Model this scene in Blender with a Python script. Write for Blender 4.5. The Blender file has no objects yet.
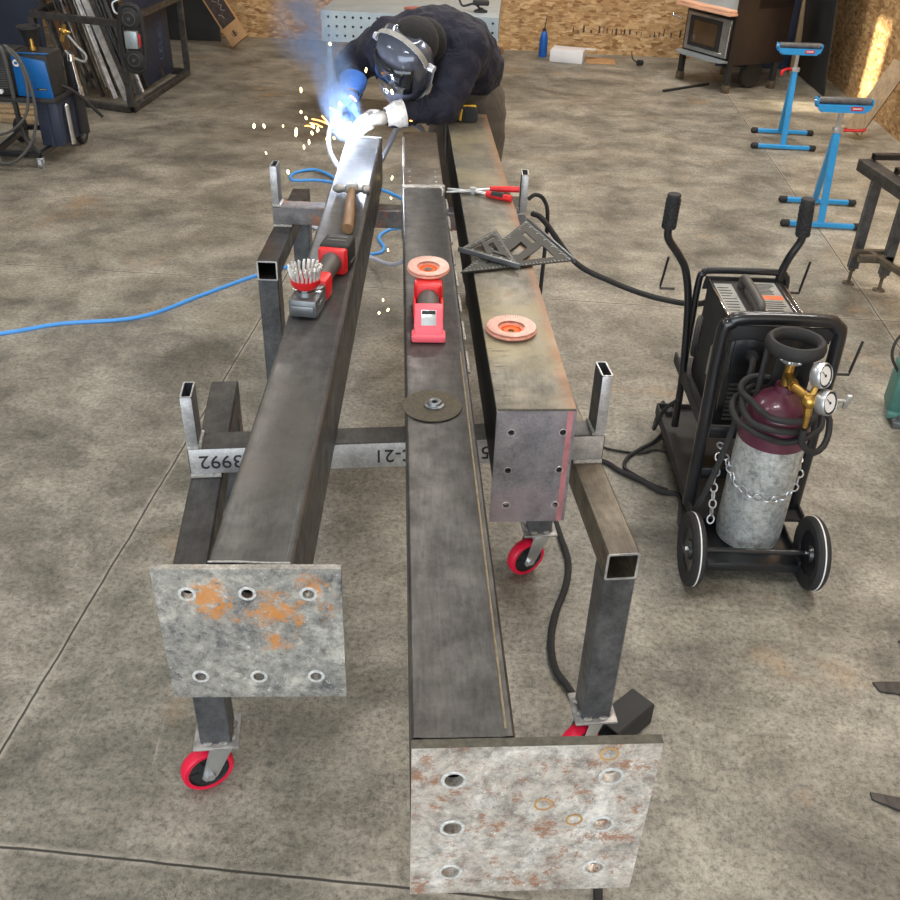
import bpy, bmesh, math, random
from mathutils import Vector, Matrix, Euler
random.seed(7)
PI=math.pi
COL=bpy.context.scene.collection
V=Vector

# ---------------------------------------------------------------- materials
MATS={}
def newmat(name):
    m=bpy.data.materials.new(name); m.use_nodes=True
    nt=m.node_tree; b=nt.nodes['Principled BSDF']; MATS[name]=m
    return m,nt,b
def c4(c): return (c[0],c[1],c[2],1)
def s2l(r,g,b):
    f=lambda v:(v/255/12.92) if v/255<=.04045 else ((v/255+.055)/1.055)**2.4
    return (f(r),f(g),f(b))
def coords(nt,scale=(1,1,1),rot=(0,0,0),kind='Object'):
    tc=nt.nodes.new('ShaderNodeTexCoord'); mp=nt.nodes.new('ShaderNodeMapping')
    mp.inputs['Scale'].default_value=scale; mp.inputs['Rotation'].default_value=rot
    nt.links.new(tc.outputs[kind],mp.inputs['Vector']); return mp.outputs['Vector']
def noise(nt,vec,scale,detail=4,rough=.6,dist=0):
    n=nt.nodes.new('ShaderNodeTexNoise'); n.inputs['Scale'].default_value=scale
    n.inputs['Detail'].default_value=detail; n.inputs['Roughness'].default_value=rough
    n.inputs['Distortion'].default_value=dist
    nt.links.new(vec,n.inputs['Vector']); return n.outputs['Fac']
def ramp(nt,fac,stops,interp='LINEAR'):
    r=nt.nodes.new('ShaderNodeValToRGB'); e=r.color_ramp.elements; r.color_ramp.interpolation=interp
    while len(e)<len(stops): e.new(.5)
    for i,(p,c) in enumerate(stops):
        e[i].position=p; e[i].color=c4(c) if hasattr(c,'__len__') else (c,c,c,1)
    nt.links.new(fac,r.inputs['Fac']); return r.outputs['Color']
def mix(nt,a,b,fac,mode='MIX'):
    m=nt.nodes.new('ShaderNodeMix'); m.data_type='RGBA'; m.blend_type=mode
    for sock,v in ((m.inputs[6],a),(m.inputs[7],b)):
        if hasattr(v,'is_linked') or isinstance(v,bpy.types.NodeSocket): nt.links.new(v,sock)
        else: sock.default_value=c4(v)
    if isinstance(fac,bpy.types.NodeSocket): nt.links.new(fac,m.inputs[0])
    else: m.inputs[0].default_value=fac
    return m.outputs[2]
def bump(nt,b,h,strength=.2,dist=.01):
    n=nt.nodes.new('ShaderNodeBump'); n.inputs['Strength'].default_value=strength; n.inputs['Distance'].default_value=dist
    nt.links.new(h,n.inputs['Height']); nt.links.new(n.outputs['Normal'],b.inputs['Normal'])
def simple(name,col,rough=.5,metal=0,var=.25,scale=8,bmp=.0,spec=.5,stretch=(1,1,1),coat=0):
    m,nt,b=newmat(name)
    b.inputs['Metallic'].default_value=metal; b.inputs['Roughness'].default_value=rough
    b.inputs['Specular IOR Level'].default_value=spec; b.inputs['Coat Weight'].default_value=coat
    v=coords(nt,stretch); n=noise(nt,v,scale,5)
    lo=tuple(x*(1-var) for x in col); hi=tuple(min(1,x*(1+var)) for x in col)
    nt.links.new(ramp(nt,n,[(.3,lo),(.7,hi)]),b.inputs['Base Color'])
    if bmp: bump(nt,b,noise(nt,v,scale*6,3),bmp,.004)
    return m
def emis(name,col,strength):
    m,nt,b=newmat(name); b.inputs['Base Color'].default_value=c4(col)
    b.inputs['Emission Color'].default_value=c4(col); b.inputs['Emission Strength'].default_value=strength
    return m

def concrete(name):
    m,nt,b=newmat(name); v=coords(nt); L=nt.links.new
    n1=noise(nt,v,.6,6,.6,.5); n2=noise(nt,v,2.6,10,.72,.35); n3=noise(nt,v,60,8,.85)
    vs=coords(nt,(1.0,1.7,1),(0,0,.35)); n4=noise(nt,vs,1.1,10,.74,.5)
    base=ramp(nt,n2,[(.36,s2l(112,108,98)),(.5,s2l(150,145,133)),(.64,s2l(182,177,164))])
    c=mix(nt,base,ramp(nt,n1,[(.36,(.60,.61,.60)),(.60,(1,1,1))]),.8,'MULTIPLY')
    c=mix(nt,c,ramp(nt,n4,[(.40,(.58,.585,.58)),(.52,(1,1,1)),(.66,(1.08,1.07,1.05))]),.75,'MULTIPLY')
    c=mix(nt,c,ramp(nt,n3,[(.40,(.42,.42,.42)),(.5,(1,1,1)),(.60,(1.30,1.30,1.28))]),.9,'MULTIPLY')
    # dark spall marks, crazing and light scuffs
    n5=noise(nt,v,9,12,.85,.6); msk=noise(nt,v,1.7,3,.6)
    c=mix(nt,c,s2l(66,64,60),mix(nt,(0,0,0),ramp(nt,n5,[(.60,0),(.645,1)]),ramp(nt,msk,[(.46,0),(.53,.85)])))
    vo=nt.nodes.new('ShaderNodeTexVoronoi'); vo.feature='DISTANCE_TO_EDGE'; vo.inputs['Scale'].default_value=16
    wv=nt.nodes.new('ShaderNodeVectorMath'); wv.operation='MULTIPLY_ADD'; nn=nt.nodes.new('ShaderNodeTexNoise'); nn.inputs['Scale'].default_value=7; nn.inputs['Detail'].default_value=8; nn.inputs['Roughness'].default_value=.75
    L(v,nn.inputs['Vector']); L(nn.outputs['Color'],wv.inputs[0]); wv.inputs[1].default_value=(.35,.35,.35); L(v,wv.inputs[2]); L(wv.outputs[0],vo.inputs['Vector'])
    cr=ramp(nt,vo.outputs['Distance'],[(.0,1),(.035,0)])
    msk2=noise(nt,v,2.9,5,.7,.4)
    c=mix(nt,c,s2l(206,200,186),mix(nt,(0,0,0),cr,ramp(nt,msk2,[(.50,0),(.60,.55)])))
    c=mix(nt,c,s2l(74,70,64),mix(nt,(0,0,0),cr,ramp(nt,msk2,[(.40,.55),(.47,0)])))
    n6=noise(nt,coords(nt,(1,.3,1),(0,0,.9)),16,8,.8,1.0)
    c=mix(nt,c,s2l(208,203,192),mix(nt,(0,0,0),ramp(nt,n6,[(.62,0),(.70,1)]),.35))
    n7=noise(nt,v,1.6,5,.65)
    c=mix(nt,c,s2l(172,134,88),mix(nt,(0,0,0),ramp(nt,n7,[(.60,0),(.74,1)]),.5))
    # slab tone: the slab by the right wall is lighter, the floor darkens towards the far left
    sx=nt.nodes.new('ShaderNodeSeparateXYZ'); L(v,sx.inputs[0])
    def math_(op,a,bb=None,cl=False):
        q=nt.nodes.new('ShaderNodeMath'); q.operation=op; q.use_clamp=cl
        for i,s in enumerate((a,bb)):
            if s is None: continue
            if isinstance(s,(int,float)): q.inputs[i].default_value=s
            else: L(s,q.inputs[i])
        return q.outputs[0]
    X,Y=sx.outputs[0],sx.outputs[1]
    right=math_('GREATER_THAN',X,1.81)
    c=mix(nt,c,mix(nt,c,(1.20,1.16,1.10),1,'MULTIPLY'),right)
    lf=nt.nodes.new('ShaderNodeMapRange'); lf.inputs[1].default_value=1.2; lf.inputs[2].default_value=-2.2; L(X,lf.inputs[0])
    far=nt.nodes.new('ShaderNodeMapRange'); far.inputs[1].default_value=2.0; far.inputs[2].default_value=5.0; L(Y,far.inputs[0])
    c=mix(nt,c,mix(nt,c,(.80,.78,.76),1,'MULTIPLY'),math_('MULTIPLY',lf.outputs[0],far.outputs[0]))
    # sawn joints
    wob=noise(nt,v,2.5,4,.6)
    def joint(coord,pos,w):
        d=math_('ABSOLUTE',math_('SUBTRACT',math_('ADD',coord,math_('MULTIPLY',math_('SUBTRACT',wob,.5),.02)),pos))
        return d
    dmin=None
    for coord,ps in ((X,(-1.2,1.81)),(Y,(1.17,4.37,7.5))):
        for p in ps:
            d=joint(coord,p,0); dmin=d if dmin is None else math_('MINIMUM',dmin,d)
    mr=nt.nodes.new('ShaderNodeMapRange'); mr.inputs[1].default_value=.0022; mr.inputs[2].default_value=.0045; mr.inputs[3].default_value=1; mr.inputs[4].default_value=0; L(dmin,mr.inputs[0])
    mr2=nt.nodes.new('ShaderNodeMapRange'); mr2.inputs[1].default_value=.003; mr2.inputs[2].default_value=.016; mr2.inputs[3].default_value=.9; mr2.inputs[4].default_value=0; L(dmin,mr2.inputs[0])
    c=mix(nt,c,s2l(178,172,160),math_('MULTIPLY',mr2.outputs[0],ramp(nt,n5,[(.42,0),(.55,1)])))
    c=mix(nt,c,s2l(48,46,42),mr.outputs[0])
    L(c,b.inputs['Base Color'])
    rr=ramp(nt,n4,[(.35,.60),(.7,.36)]); L(rr,b.inputs['Roughness'])
    h=mix(nt,n3,n5,.5); bump(nt,b,h,.35,.006)
    return m
def osb(name):
    m,nt,b=newmat(name); L=nt.links.new
    cols=None; hs=None
    for k,(sc,ro) in enumerate((((16,16,62),(.35,.35,0)),((18,18,70),(-.5,-.5,.4)),((20,20,48),(1.1,1.0,.7)))):
        vv=coords(nt,sc,ro); n=nt.nodes.new('ShaderNodeTexNoise'); n.inputs['Scale'].default_value=.5; n.inputs['Detail'].default_value=3; L(vv,n.inputs['Vector'])
        vo=nt.nodes.new('ShaderNodeTexVoronoi'); vo.inputs['Scale'].default_value=.8
        mm=nt.nodes.new('ShaderNodeVectorMath'); mm.operation='ADD'; L(vv,mm.inputs[0]); L(n.outputs['Color'],mm.inputs[1]); L(mm.outputs[0],vo.inputs['Vector'])
        s=nt.nodes.new('ShaderNodeSeparateColor'); L(vo.outputs['Color'],s.inputs[0])
        cc=ramp(nt,s.outputs[k],[(0,s2l(138,98,56)),(.18,s2l(172,132,86)),(.6,s2l(194,156,108)),(1,s2l(220,188,142))])
        if cols is None: cols=cc; hs=s.outputs[0]
        else:
            pick=ramp(nt,s.outputs[(k+1)%3],[(.42,0),(.50,1)]); cols=mix(nt,cols,cc,pick); hs=mix(nt,hs,s.outputs[0],pick)
    n=noise(nt,coords(nt),30,6,.75); n9=noise(nt,coords(nt),4,5,.7)
    cols=mix(nt,cols,s2l(84,52,26),ramp(nt,n,[(.63,0),(.72,.9)]))
    cols=mix(nt,cols,ramp(nt,n9,[(.35,(.72,.70,.66)),(.6,(1,1,1))]),.9,'MULTIPLY')
    L(cols,b.inputs['Base Color']); b.inputs['Roughness'].default_value=.62; bump(nt,b,hs,.25,.005)
    return m
def millsteel(name,lo,hi,tint=None,rough=(.32,.55),metal=.55,streak=(9,1.2,9),rust=0,rustcol=(120,78,44),edge=False):
    """dark hot rolled steel: blotches stretched along the length, optional rust"""
    m,nt,b=newmat(name); L=nt.links.new
    v=coords(nt,streak); n=noise(nt,v,1.3,6,.62,.6); v2=coords(nt); n2=noise(nt,v2,14,7,.7)
    c=ramp(nt,n,[(.3,lo),(.72,hi)])
    n9=noise(nt,coords(nt,tuple(q*3 for q in streak)),6,6,.75); c=mix(nt,c,ramp(nt,n2,[(.36,(.50,.50,.50)),(.56,(1,1,1)),(.66,(1.25,1.24,1.22))]),.75,'MULTIPLY'); c=mix(nt,c,ramp(nt,n9,[(.38,(.6,.6,.6)),(.55,(1,1,1))]),.55,'MULTIPLY')
    if tint: c=mix(nt,c,tint,ramp(nt,noise(nt,v2,3.1,5,.6),[(.48,0),(.66,.8)]))
    if rust:
        n3=noise(nt,v2,6.5,9,.75,.4)
        c=mix(nt,c,s2l(*rustcol),ramp(nt,n3,[(.68-rust,0),(.80-rust,1)]))
    if edge:                      # rust bleeding in along the right edge, dark rub marks along the left one
        sx=nt.nodes.new('ShaderNodeSeparateXYZ'); L(v2,sx.inputs[0]); ex=nt.nodes.new('ShaderNodeMapRange'); L(sx.outputs[0],ex.inputs[0])
        ex.inputs[1].default_value=.015; ex.inputs[2].default_value=.09; ne=noise(nt,v2,18,8,.8); s_=mix(nt,ex.outputs[0],ne,.45)
        c=mix(nt,c,s2l(146,102,70),ramp(nt,s_,[(.50,0),(.70,.7)]))
        el=nt.nodes.new('ShaderNodeMapRange'); L(sx.outputs[0],el.inputs[0]); el.inputs[1].default_value=-.02; el.inputs[2].default_value=-.08
        nt_=noise(nt,coords(nt,(14,120,1)),1,5,.7); c=mix(nt,c,s2l(42,40,36),mix(nt,(0,0,0),ramp(nt,nt_,[(.58,0),(.64,.9)]),el.outputs[0]))
    L(c,b.inputs['Base Color']); b.inputs['Metallic'].default_value=metal
    L(ramp(nt,n2,[(.3,rough[1]),(.7,rough[0])]),b.inputs['Roughness'])
    bump(nt,b,n2,.12,.003); return m
def mottled(name,dark,mid,light,rust,amount=.08,metal=.35,spots=(),freq=9):
    """blotchy plate; spots = (x,z,radius) centres of rust in the plate's own axes"""
    m,nt,b=newmat(name); L=nt.links.new; v=coords(nt)
    n=noise(nt,v,freq,10,.75,.4); c=ramp(nt,n,[(.36,dark),(.46,mid),(.50,mid),(.60,light)])
    n3=noise(nt,v,42,10,.85); c=mix(nt,c,ramp(nt,n3,[(.40,(.40,.40,.40)),(.5,(1,1,1)),(.60,(1.35,1.33,1.30))]),.8,'MULTIPLY')
    n2=noise(nt,v,26,10,.85,.3); f=ramp(nt,n2,[(.60-amount,0),(.66-amount,.85)])
    if spots:
        tot=None
        for x,z,r in spots:
            d=nt.nodes.new('ShaderNodeVectorMath'); d.operation='DISTANCE'; L(v,d.inputs[0]); d.inputs[1].default_value=(x,-.03,z)
            g=ramp(nt,d.outputs['Value'],[(r*.1,.20),(r,0)]); tot=g if tot is None else mix(nt,tot,g,1,'LIGHTEN')
        f2=mix(nt,n2,tot,1,'ADD'); f=ramp(nt,f2,[(.62,0),(.70,.8)])
    c=mix(nt,c,rust,f)
    n4=noise(nt,v,90,4,.8); c=mix(nt,c,(.78,.77,.74),ramp(nt,n4,[(.62,0),(.68,.75)]))
    L(c,b.inputs['Base Color']); b.inputs['Metallic'].default_value=metal
    L(ramp(nt,n,[(.3,.55),(.7,.38)]),b.inputs['Roughness']); bump(nt,b,n3,.3,.003)
    return m
M={}
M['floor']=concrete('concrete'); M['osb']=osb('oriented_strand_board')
M['steel_dark']=millsteel('dark_mill_steel',(.055,.053,.052),(.115,.11,.105))
M['steel_left']=millsteel('bluish_mill_steel',(.052,.053,.055),(.125,.123,.117),tint=(.085,.078,.070),metal=.25)
M['steel_side']=millsteel('steel_side',(.035,.033,.032),(.07,.065,.06),tint=(.07,.04,.028),streak=(6,.8,20))
M['steel_rust']=millsteel('rusty_brown_steel',(.13,.115,.085),(.25,.225,.18),tint=(.30,.255,.15),metal=.2,rust=.07,rustcol=(120,82,55),edge=True)
M['steel_brown']=millsteel('brown_steel',(.10,.085,.065),(.22,.18,.13),metal=.4,rust=.04,rustcol=(110,72,40))
M['steel_bright']=millsteel('bright_steel',(.55,.55,.56),(.78,.78,.79),metal=.6,rough=(.28,.42),rust=.01)
M['steel_rustbar']=millsteel('rust_stained_steel',(.14,.13,.13),(.30,.29,.30),metal=.4,rust=.16,rustcol=(190,108,42))
M['ring_bright']=simple('ground_bare_steel',(.60,.60,.58),.5,.3,.35,140)
M['steel_mid']=millsteel('grey_steel',(.085,.088,.096),(.17,.178,.19),metal=.55,rough=(.3,.45))
M['steel_face']=millsteel('grey_purple_steel',(.26,.25,.28),(.42,.41,.45),metal=.5,tint=(.36,.27,.29),rough=(.3,.45))
M['pink_layout']=simple('faded_red_layout_paint',s2l(186,122,126),.55,.1,.25,18)
M['plate_mott']=mottled('blotchy_plate',(.085,.087,.095),(.30,.29,.265),(.50,.48,.43),s2l(214,138,52),.07,.3,spots=((-.075,.13,.07),(.04,.09,.10),(.10,.155,.06),(.12,.10,.05),(.03,.03,.05),(-.05,.09,.05)),freq=11)
M['plate_light']=mottled('scaled_plate',(.24,.215,.19),(.46,.42,.37),(.66,.63,.58),s2l(150,100,68),.07,.2,freq=8)
M['cut_edge']=simple('cut_steel_edge',s2l(84,82,72),.6,.4,.4,60,.4)
M['black_side']=simple('black_primer',(.006,.006,.006),.7,0,.3,9)  # near black: the deep shade on the beam's side is put into its colour
M['weld']=simple('weld_bead',(.50,.49,.47),.35,.8,.35,120,.7)
M['weld_brass']=simple('ground_weld_line',s2l(128,114,88),.45,.4,.3,60,.4)
M['black_paint']=simple('gloss_black_paint',(.012,.013,.016),.28,0,.3,9,coat=.4)
M['black_matte']=simple('matte_black',(.02,.02,.021),.65,0,.3,12,.1)
M['rubber']=simple('black_rubber',(.022,.022,.023),.75,0,.3,25,.2)
M['red_poly']=simple('red_polyurethane',s2l(222,20,62),.35,0,.12,10)
M['red_dusty']=simple('worn_pink_tread',s2l(214,128,138),.6,0,.25,45,.2)
M['cast']=simple('dull_plate_steel',(.34,.33,.32),.45,.6,.4,30,.2)
M['zinc']=simple('zinc_plate',(.62,.65,.68),.35,.85,.18,14)
M['tool_red']=simple('tool_red',s2l(214,34,38),.42,0,.12,14)
M['tool_pink']=simple('battery_tail_pink',s2l(240,96,112),.5,0,.08,14)
M['tool_grey']=simple('tool_dark_grey',(.075,.072,.068),.5,0,.2,14)
M['gear_grey']=simple('gear_case',(.16,.17,.18),.35,.6,.25,18)
M['hammer_steel']=simple('worn_forged_steel',(.33,.32,.30),.5,.7,.35,60,.2)
M['chrome']=simple('chrome',(.75,.75,.75),.18,1,.1,10)
M['wire']=simple('steel_wire',(.75,.75,.73),.4,.6,.3,40)
M['wood_handle']=simple('hickory_handle',s2l(128,98,66),.5,0,.3,6,.1,stretch=(8,1,8))
M['abrasive']=simple('abrasive_flaps',s2l(216,150,130),.8,0,.25,70,.6)
M['abrasive_rim']=simple('abrasive_rim',s2l(232,190,176),.8,0,.15,60,.4)
M['orange']=simple('orange_backing',s2l(238,104,26),.5,0,.15,20)
M['cutoff']=simple('cutoff_wheel_grit',s2l(78,72,58),.75,0,.3,180,.5)
M['alu_square']=simple('square_grey_metal',(.026,.026,.021),.6,0,.25,12)
M['silver_line']=simple('engraved_silver',(.6,.6,.56),.4,.3,.1,9)
M['yellow']=simple('tape_yellow',s2l(230,180,40),.45,0,.1,9)
M['cyl_silver']=mottled('scuffed_silver_paint',(.34,.37,.37),(.52,.55,.55),(.64,.67,.67),(.14,.14,.12),-.01,.45,freq=5)
M['cyl_maroon']=simple('maroon_paint',s2l(92,44,62),.3,0,.25,14,coat=.3)
M['brass']=simple('brass',s2l(198,158,84),.28,.9,.2,16)
M['gauge_white']=simple('gauge_face',(.8,.8,.8),.4,0,.05,5)
M['label_grey']=simple('label_grey',s2l(150,150,145),.5,0,.2,30)
M['label_orange']=simple('label_orange',s2l(214,110,60),.5,0,.2,30)
M['blue_stand']=simple('sky_blue_paint',s2l(50,158,226),.38,0,.1,9)
M['blue_box']=simple('welder_blue',s2l(12,98,170),.35,0,.1,6)
M['blue_hose']=simple('light_blue_hose',s2l(70,150,225),.45,0,.1,6)
M['blue_bottle']=simple('bottle_blue',s2l(20,92,175),.4,0,.15,9)
M['white_box']=simple('white_card',s2l(226,226,230),.6,0,.05,9)
M['cardboard']=simple('cardboard',s2l(178,140,98),.75,0,.12,14)
M['print_dark']=simple('dark_print',s2l(60,48,44),.5,0,.5,25)
M['galv']=simple('galvanised_sheet',s2l(168,180,186),.4,.55,.12,6)
M['stove_brown']=simple('stove_brown',s2l(44,35,33),.5,.1,.25,5)
M['stove_front']=simple('stove_front',s2l(150,150,150),.35,.6,.4,4)
M['stove_glass']=simple('stove_glass',s2l(92,74,56),.08,.3,.2,3)
M['wood_pink']=simple('planed_board',s2l(226,178,148),.6,0,.2,3,stretch=(1,8,1))
M['lumber']=simple('dusty_lumber',s2l(150,128,98),.7,0,.25,5,.2,stretch=(8,8,1))
M['lumber_dark']=simple('brown_lumber',s2l(120,84,50),.7,0,.3,5,.2,stretch=(8,8,1))
M['navy']=simple('navy_sheet',s2l(46,54,74),.5,.1,.2,2)
M['dark_sheet']=simple('charcoal_sheet',s2l(44,46,48),.6,.1,.3,3)
M['green_clamp']=simple('green_paint',s2l(78,128,120),.45,.1,.2,12)
M['shop_white']=simple('painted_wall',s2l(190,190,186),.7,0,.08,2)
def cloth(name,col,fold=26,strength=.5):
    m,nt,b=newmat(name); v=coords(nt)
    b.inputs['Base Color'].default_value=c4(col); b.inputs['Roughness'].default_value=.85
    b.inputs['Sheen Weight'].default_value=.04
    n=noise(nt,v,fold,3,.5,1.4); n2=noise(nt,v,240,2,.6); bump(nt,b,mix(nt,n,n2,.12),strength,.02); return m
M['navy_cloth']=cloth('navy_shirt',s2l(17,19,38),13,.9)
M['pants']=cloth('khaki_pants',s2l(86,78,70),16,.6)
M['skin']=simple('skin',s2l(190,140,115),.5,0,.05,9)
M['glove']=cloth('pale_leather_glove',s2l(206,200,192),30,.4)
M['glove_blue']=cloth('blue_leather_glove',s2l(70,120,200),30,.4)  # the blue cast of arc and smoke is put into the leather colour
M['black_fabric']=cloth('black_hood',(.004,.004,.005),30,.3)
M['boot']=simple('boot_leather',s2l(60,44,34),.6,0,.2,20,.2)
M['visor']=simple('grey_visor_shell',s2l(96,102,118),.18,.4,.3,3,coat=.6)
M['visor_dark']=simple('dark_lens',s2l(30,34,40),.08,.5,.2,3,coat=1)
M['visor_rim']=simple('pale_rim',s2l(190,192,200),.35,.2,.1,8)
M['hose_pale']=simple('pale_grey_hose',s2l(176,180,196),.5,0,.1,8)
M['arc']=emis('arc_white',(.82,.9,1.0),220)
M['spark']=emis('spark_yellow',(1.0,.72,.30),14)
M['spark_orange']=emis('spark_orange',(1.0,.30,.06),9)
M['lamp']=emis('lamp_tube',(1,.98,.94),6)

# ---------------------------------------------------------------- mesh building
class B:
    def __init__(s,M0=None): s.bm=bmesh.new(); s.M=M0 or Matrix()
    def _add(s,vs): bmesh.ops.transform(s.bm,matrix=s.M,verts=vs); return vs
    def box(s,x0,x1,y0,y1,z0,z1,bev=0,seg=2,mat=None,mi=0):
        r=bmesh.ops.create_cube(s.bm,size=1)['verts']
        bmesh.ops.transform(s.bm,matrix=Matrix.Translation(((x0+x1)/2,(y0+y1)/2,(z0+z1)/2))@Matrix.Diagonal((abs(x1-x0),abs(y1-y0),abs(z1-z0),1)),verts=r)
        if bev:
            es=list({e for v in r for e in v.link_edges})
            q=bmesh.ops.bevel(s.bm,geom=es,offset=bev,segments=seg,affect='EDGES',profile=.5)
            r=list({v for f in q['faces'] for v in f.verts}|{v for v in r if v.is_valid})
        if mat is not None: bmesh.ops.transform(s.bm,matrix=mat,verts=r)
        return s._add(r)
    def prism(s,pts,h0,h1,mat=None,bev=0):
        """polygon in local XY extruded along Z from h0 to h1"""
        lo=[s.bm.verts.new((p[0],p[1],h0)) for p in pts]; hi=[s.bm.verts.new((p[0],p[1],h1)) for p in pts]
        n=len(pts); s.bm.faces.new(lo[::-1]); s.bm.faces.new(hi)
        for i in range(n): s.bm.faces.new((lo[i],lo[(i+1)%n],hi[(i+1)%n],hi[i]))
        r=lo+hi
        if bev:
            es=list({e for v in r for e in v.link_edges})
            q=bmesh.ops.bevel(s.bm,geom=es,offset=bev,segments=2,affect='EDGES',profile=.5)
            r=list({v for f in q['faces'] for v in f.verts}|{v for v in r if v.is_valid})
        if mat is not None: bmesh.ops.transform(s.bm,matrix=mat,verts=r)
        return s._add(r)
    def rings(s,rings,closed=False,caps=True):
        R=[[s.bm.verts.new(p) for p in ring] for ring in rings]; n=len(R[0])
        cnt=len(R) if closed else len(R)-1
        for i in range(cnt):
            a,b=R[i],R[(i+1)%len(R)]
            for j in range(n): s.bm.faces.new((a[j],a[(j+1)%n],b[(j+1)%n],b[j]))
        if caps and not closed:
            s.bm.faces.new(R[0][::-1]); s.bm.faces.new(R[-1])
        return s._add([v for r in R for v in r])
    def lathe(s,prof,mat=None,n=28,closed=False):
        mat=mat or Matrix()
        return s.rings([[mat@V((max(r,1e-4)*math.cos(2*PI*j/n),max(r,1e-4)*math.sin(2*PI*j/n),z)) for j in range(n)] for r,z in prof],closed=closed)
    def cyl(s,p0,p1,r0,r1=None,n=16):
        p0,p1=V(p0),V(p1); d=p1-p0; r1=r0 if r1 is None else r1
        mt=Matrix.Translation(p0)@d.to_track_quat('Z','Y').to_matrix().to_4x4()
        return s.lathe([(r0,0),(r1,d.length)],mt,n)
    def tube(s,pts,r,n=10,closed=False,sub=6,smooth=True,flat=1):
        pts=[V(p) for p in pts]
        if smooth and len(pts)>2:
            P=[]; m=len(pts)
            rng=range(m) if closed else range(m-1)
            for i in rng:
                p0=pts[(i-1)%m] if closed or i>0 else pts[0]*2-pts[1]
                p1=pts[i]; p2=pts[(i+1)%m]
                p3=pts[(i+2)%m] if closed or i+2<m else pts[-1]*2-pts[-2]
                for k in range(sub):
                    t=k/sub
                    P.append(.5*((2*p1)+(-p0+p2)*t+(2*p0-5*p1+4*p2-p3)*t*t+(-p0+3*p1-3*p2+p3)*t**3))
            if not closed: P.append(pts[-1])
            pts=P
        rings=[]; up=None; m=len(pts)
        for i,p in enumerate(pts):
            if closed: d=(pts[(i+1)%m]-pts[i-1])
            else: d=(pts[min(i+1,m-1)]-pts[max(i-1,0)])
            d.normalize()
            if up is None:
                up=V((0,0,1)) if abs(d.z)<.9 else V((1,0,0))
            a=d.cross(up)
            if a.length<1e-5: a=d.orthogonal()
            a.normalize(); b_=a.cross(d).normalized(); up=b_
            rr=r(i/(m-1)) if callable(r) else r
            rings.append([p+a*rr*math.cos(2*PI*j/n)+b_*rr*flat*math.sin(2*PI*j/n) for j in range(n)])
        return s.rings(rings,closed=closed)
    def sphere(s,c,r,sc=(1,1,1),u=16,v=10,mat=None):
        P=T(*c)@(mat or Matrix())@Matrix.Diagonal((*sc,1)); return s.lathe([(r*math.sin(PI*(i+.02)/(v+.04)),-r*math.cos(PI*i/v)) for i in range(v+1)],P,u)
    def htube(s,p0,p1,w,h,t=.005,up=(0,0,1),bev=.004):
        """hollow rectangular tube from p0 to p1, w across, h along 'up'"""
        p0,p1=V(p0),V(p1); d=(p1-p0); Ln=d.length; d.normalize(); up=V(up); a=d.cross(up).normalized(); u=a.cross(d).normalized()
        mt=Matrix((( a.x,u.x,d.x,p0.x),(a.y,u.y,d.y,p0.y),(a.z,u.z,d.z,p0.z),(0,0,0,1)))
        def rr(w,h,b):
            w/=2;h/=2; return [(-w+b,-h),(w-b,-h),(w,-h+b),(w,h-b),(w-b,h),(-w+b,h),(-w,h-b),(-w,-h+b)]
        o=rr(w,h,bev); i=rr(w-2*t,h-2*t,bev*.5)
        R=[[mt@V((x,y,z)) for x,y in q] for q,z in ((o,0),(o,Ln),(i,Ln),(i,0))]
        return s.rings(R,closed=True)
    def torus(s,R,r,mat=None,n=32,m=10,flat=1):
        mat=mat or Matrix()
        return s.rings([[mat@V(((R+r*math.cos(2*PI*k/m))*math.cos(2*PI*j/n),(R+r*math.cos(2*PI*k/m))*math.sin(2*PI*j/n),r*flat*math.sin(2*PI*k/m))) for k in range(m)] for j in range(n)],closed=True)
def link(o,parent=None,m=None):
    COL.objects.link(o)
    if parent is not None: o.parent=parent
    if m is not None: o.data.materials.clear(); o.data.materials.append(m)
    return o
def obj(name,b,m,parent=None,ang=35,label=None):
    bm=b.bm; bmesh.ops.recalc_face_normals(bm,faces=bm.faces)
    me=bpy.data.meshes.new(name); lim=math.radians(ang)
    for f in bm.faces: f.smooth=True
    for e in bm.edges:
        if len(e.link_faces)==2 and e.calc_face_angle(0)>lim: e.smooth=False
    bm.to_mesh(me); bm.free()
    o=bpy.data.objects.new(name,me); link(o,parent,m)
    if label: o['label']=label
    return o
def tag(o,label,cat,group=None):
    o['label']=label; o['category']=cat
    if group: o['group']=group
    return o
def thing(name,label,cat,loc=(0,0,0),rz=0,group=None):
    o=bpy.data.objects.new(name,None); COL.objects.link(o); o.empty_display_size=.05
    o.location=loc; o.rotation_euler=(0,0,rz); return tag(o,label,cat,group)
def struct(name,b,m,rz=0,ang=35):
    o=obj(name,b,m,None,ang); o.rotation_euler=(0,0,rz); o['kind']='structure'; return o
def copy_tree(o,parent=None):
    c=o.copy(); COL.objects.link(c); c.parent=parent
    for ch in [x for x in COL.objects if x.parent==o]: copy_tree(ch,c)
    return c
def curve_mesh(loops,t,name='m'):
    """flat outline(s) with holes -> solid of thickness t, as bmesh builder (XY plane, centred in z)"""
    cu=bpy.data.curves.new(name,'CURVE'); cu.dimensions='2D'; cu.fill_mode='BOTH'; cu.extrude=t/2
    for lp in loops:
        sp=cu.splines.new('POLY'); sp.points.add(len(lp)-1); sp.use_cyclic_u=True
        for i,p in enumerate(lp): sp.points[i].co=(p[0],p[1],0,1)
    return from_curve(cu)
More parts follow.
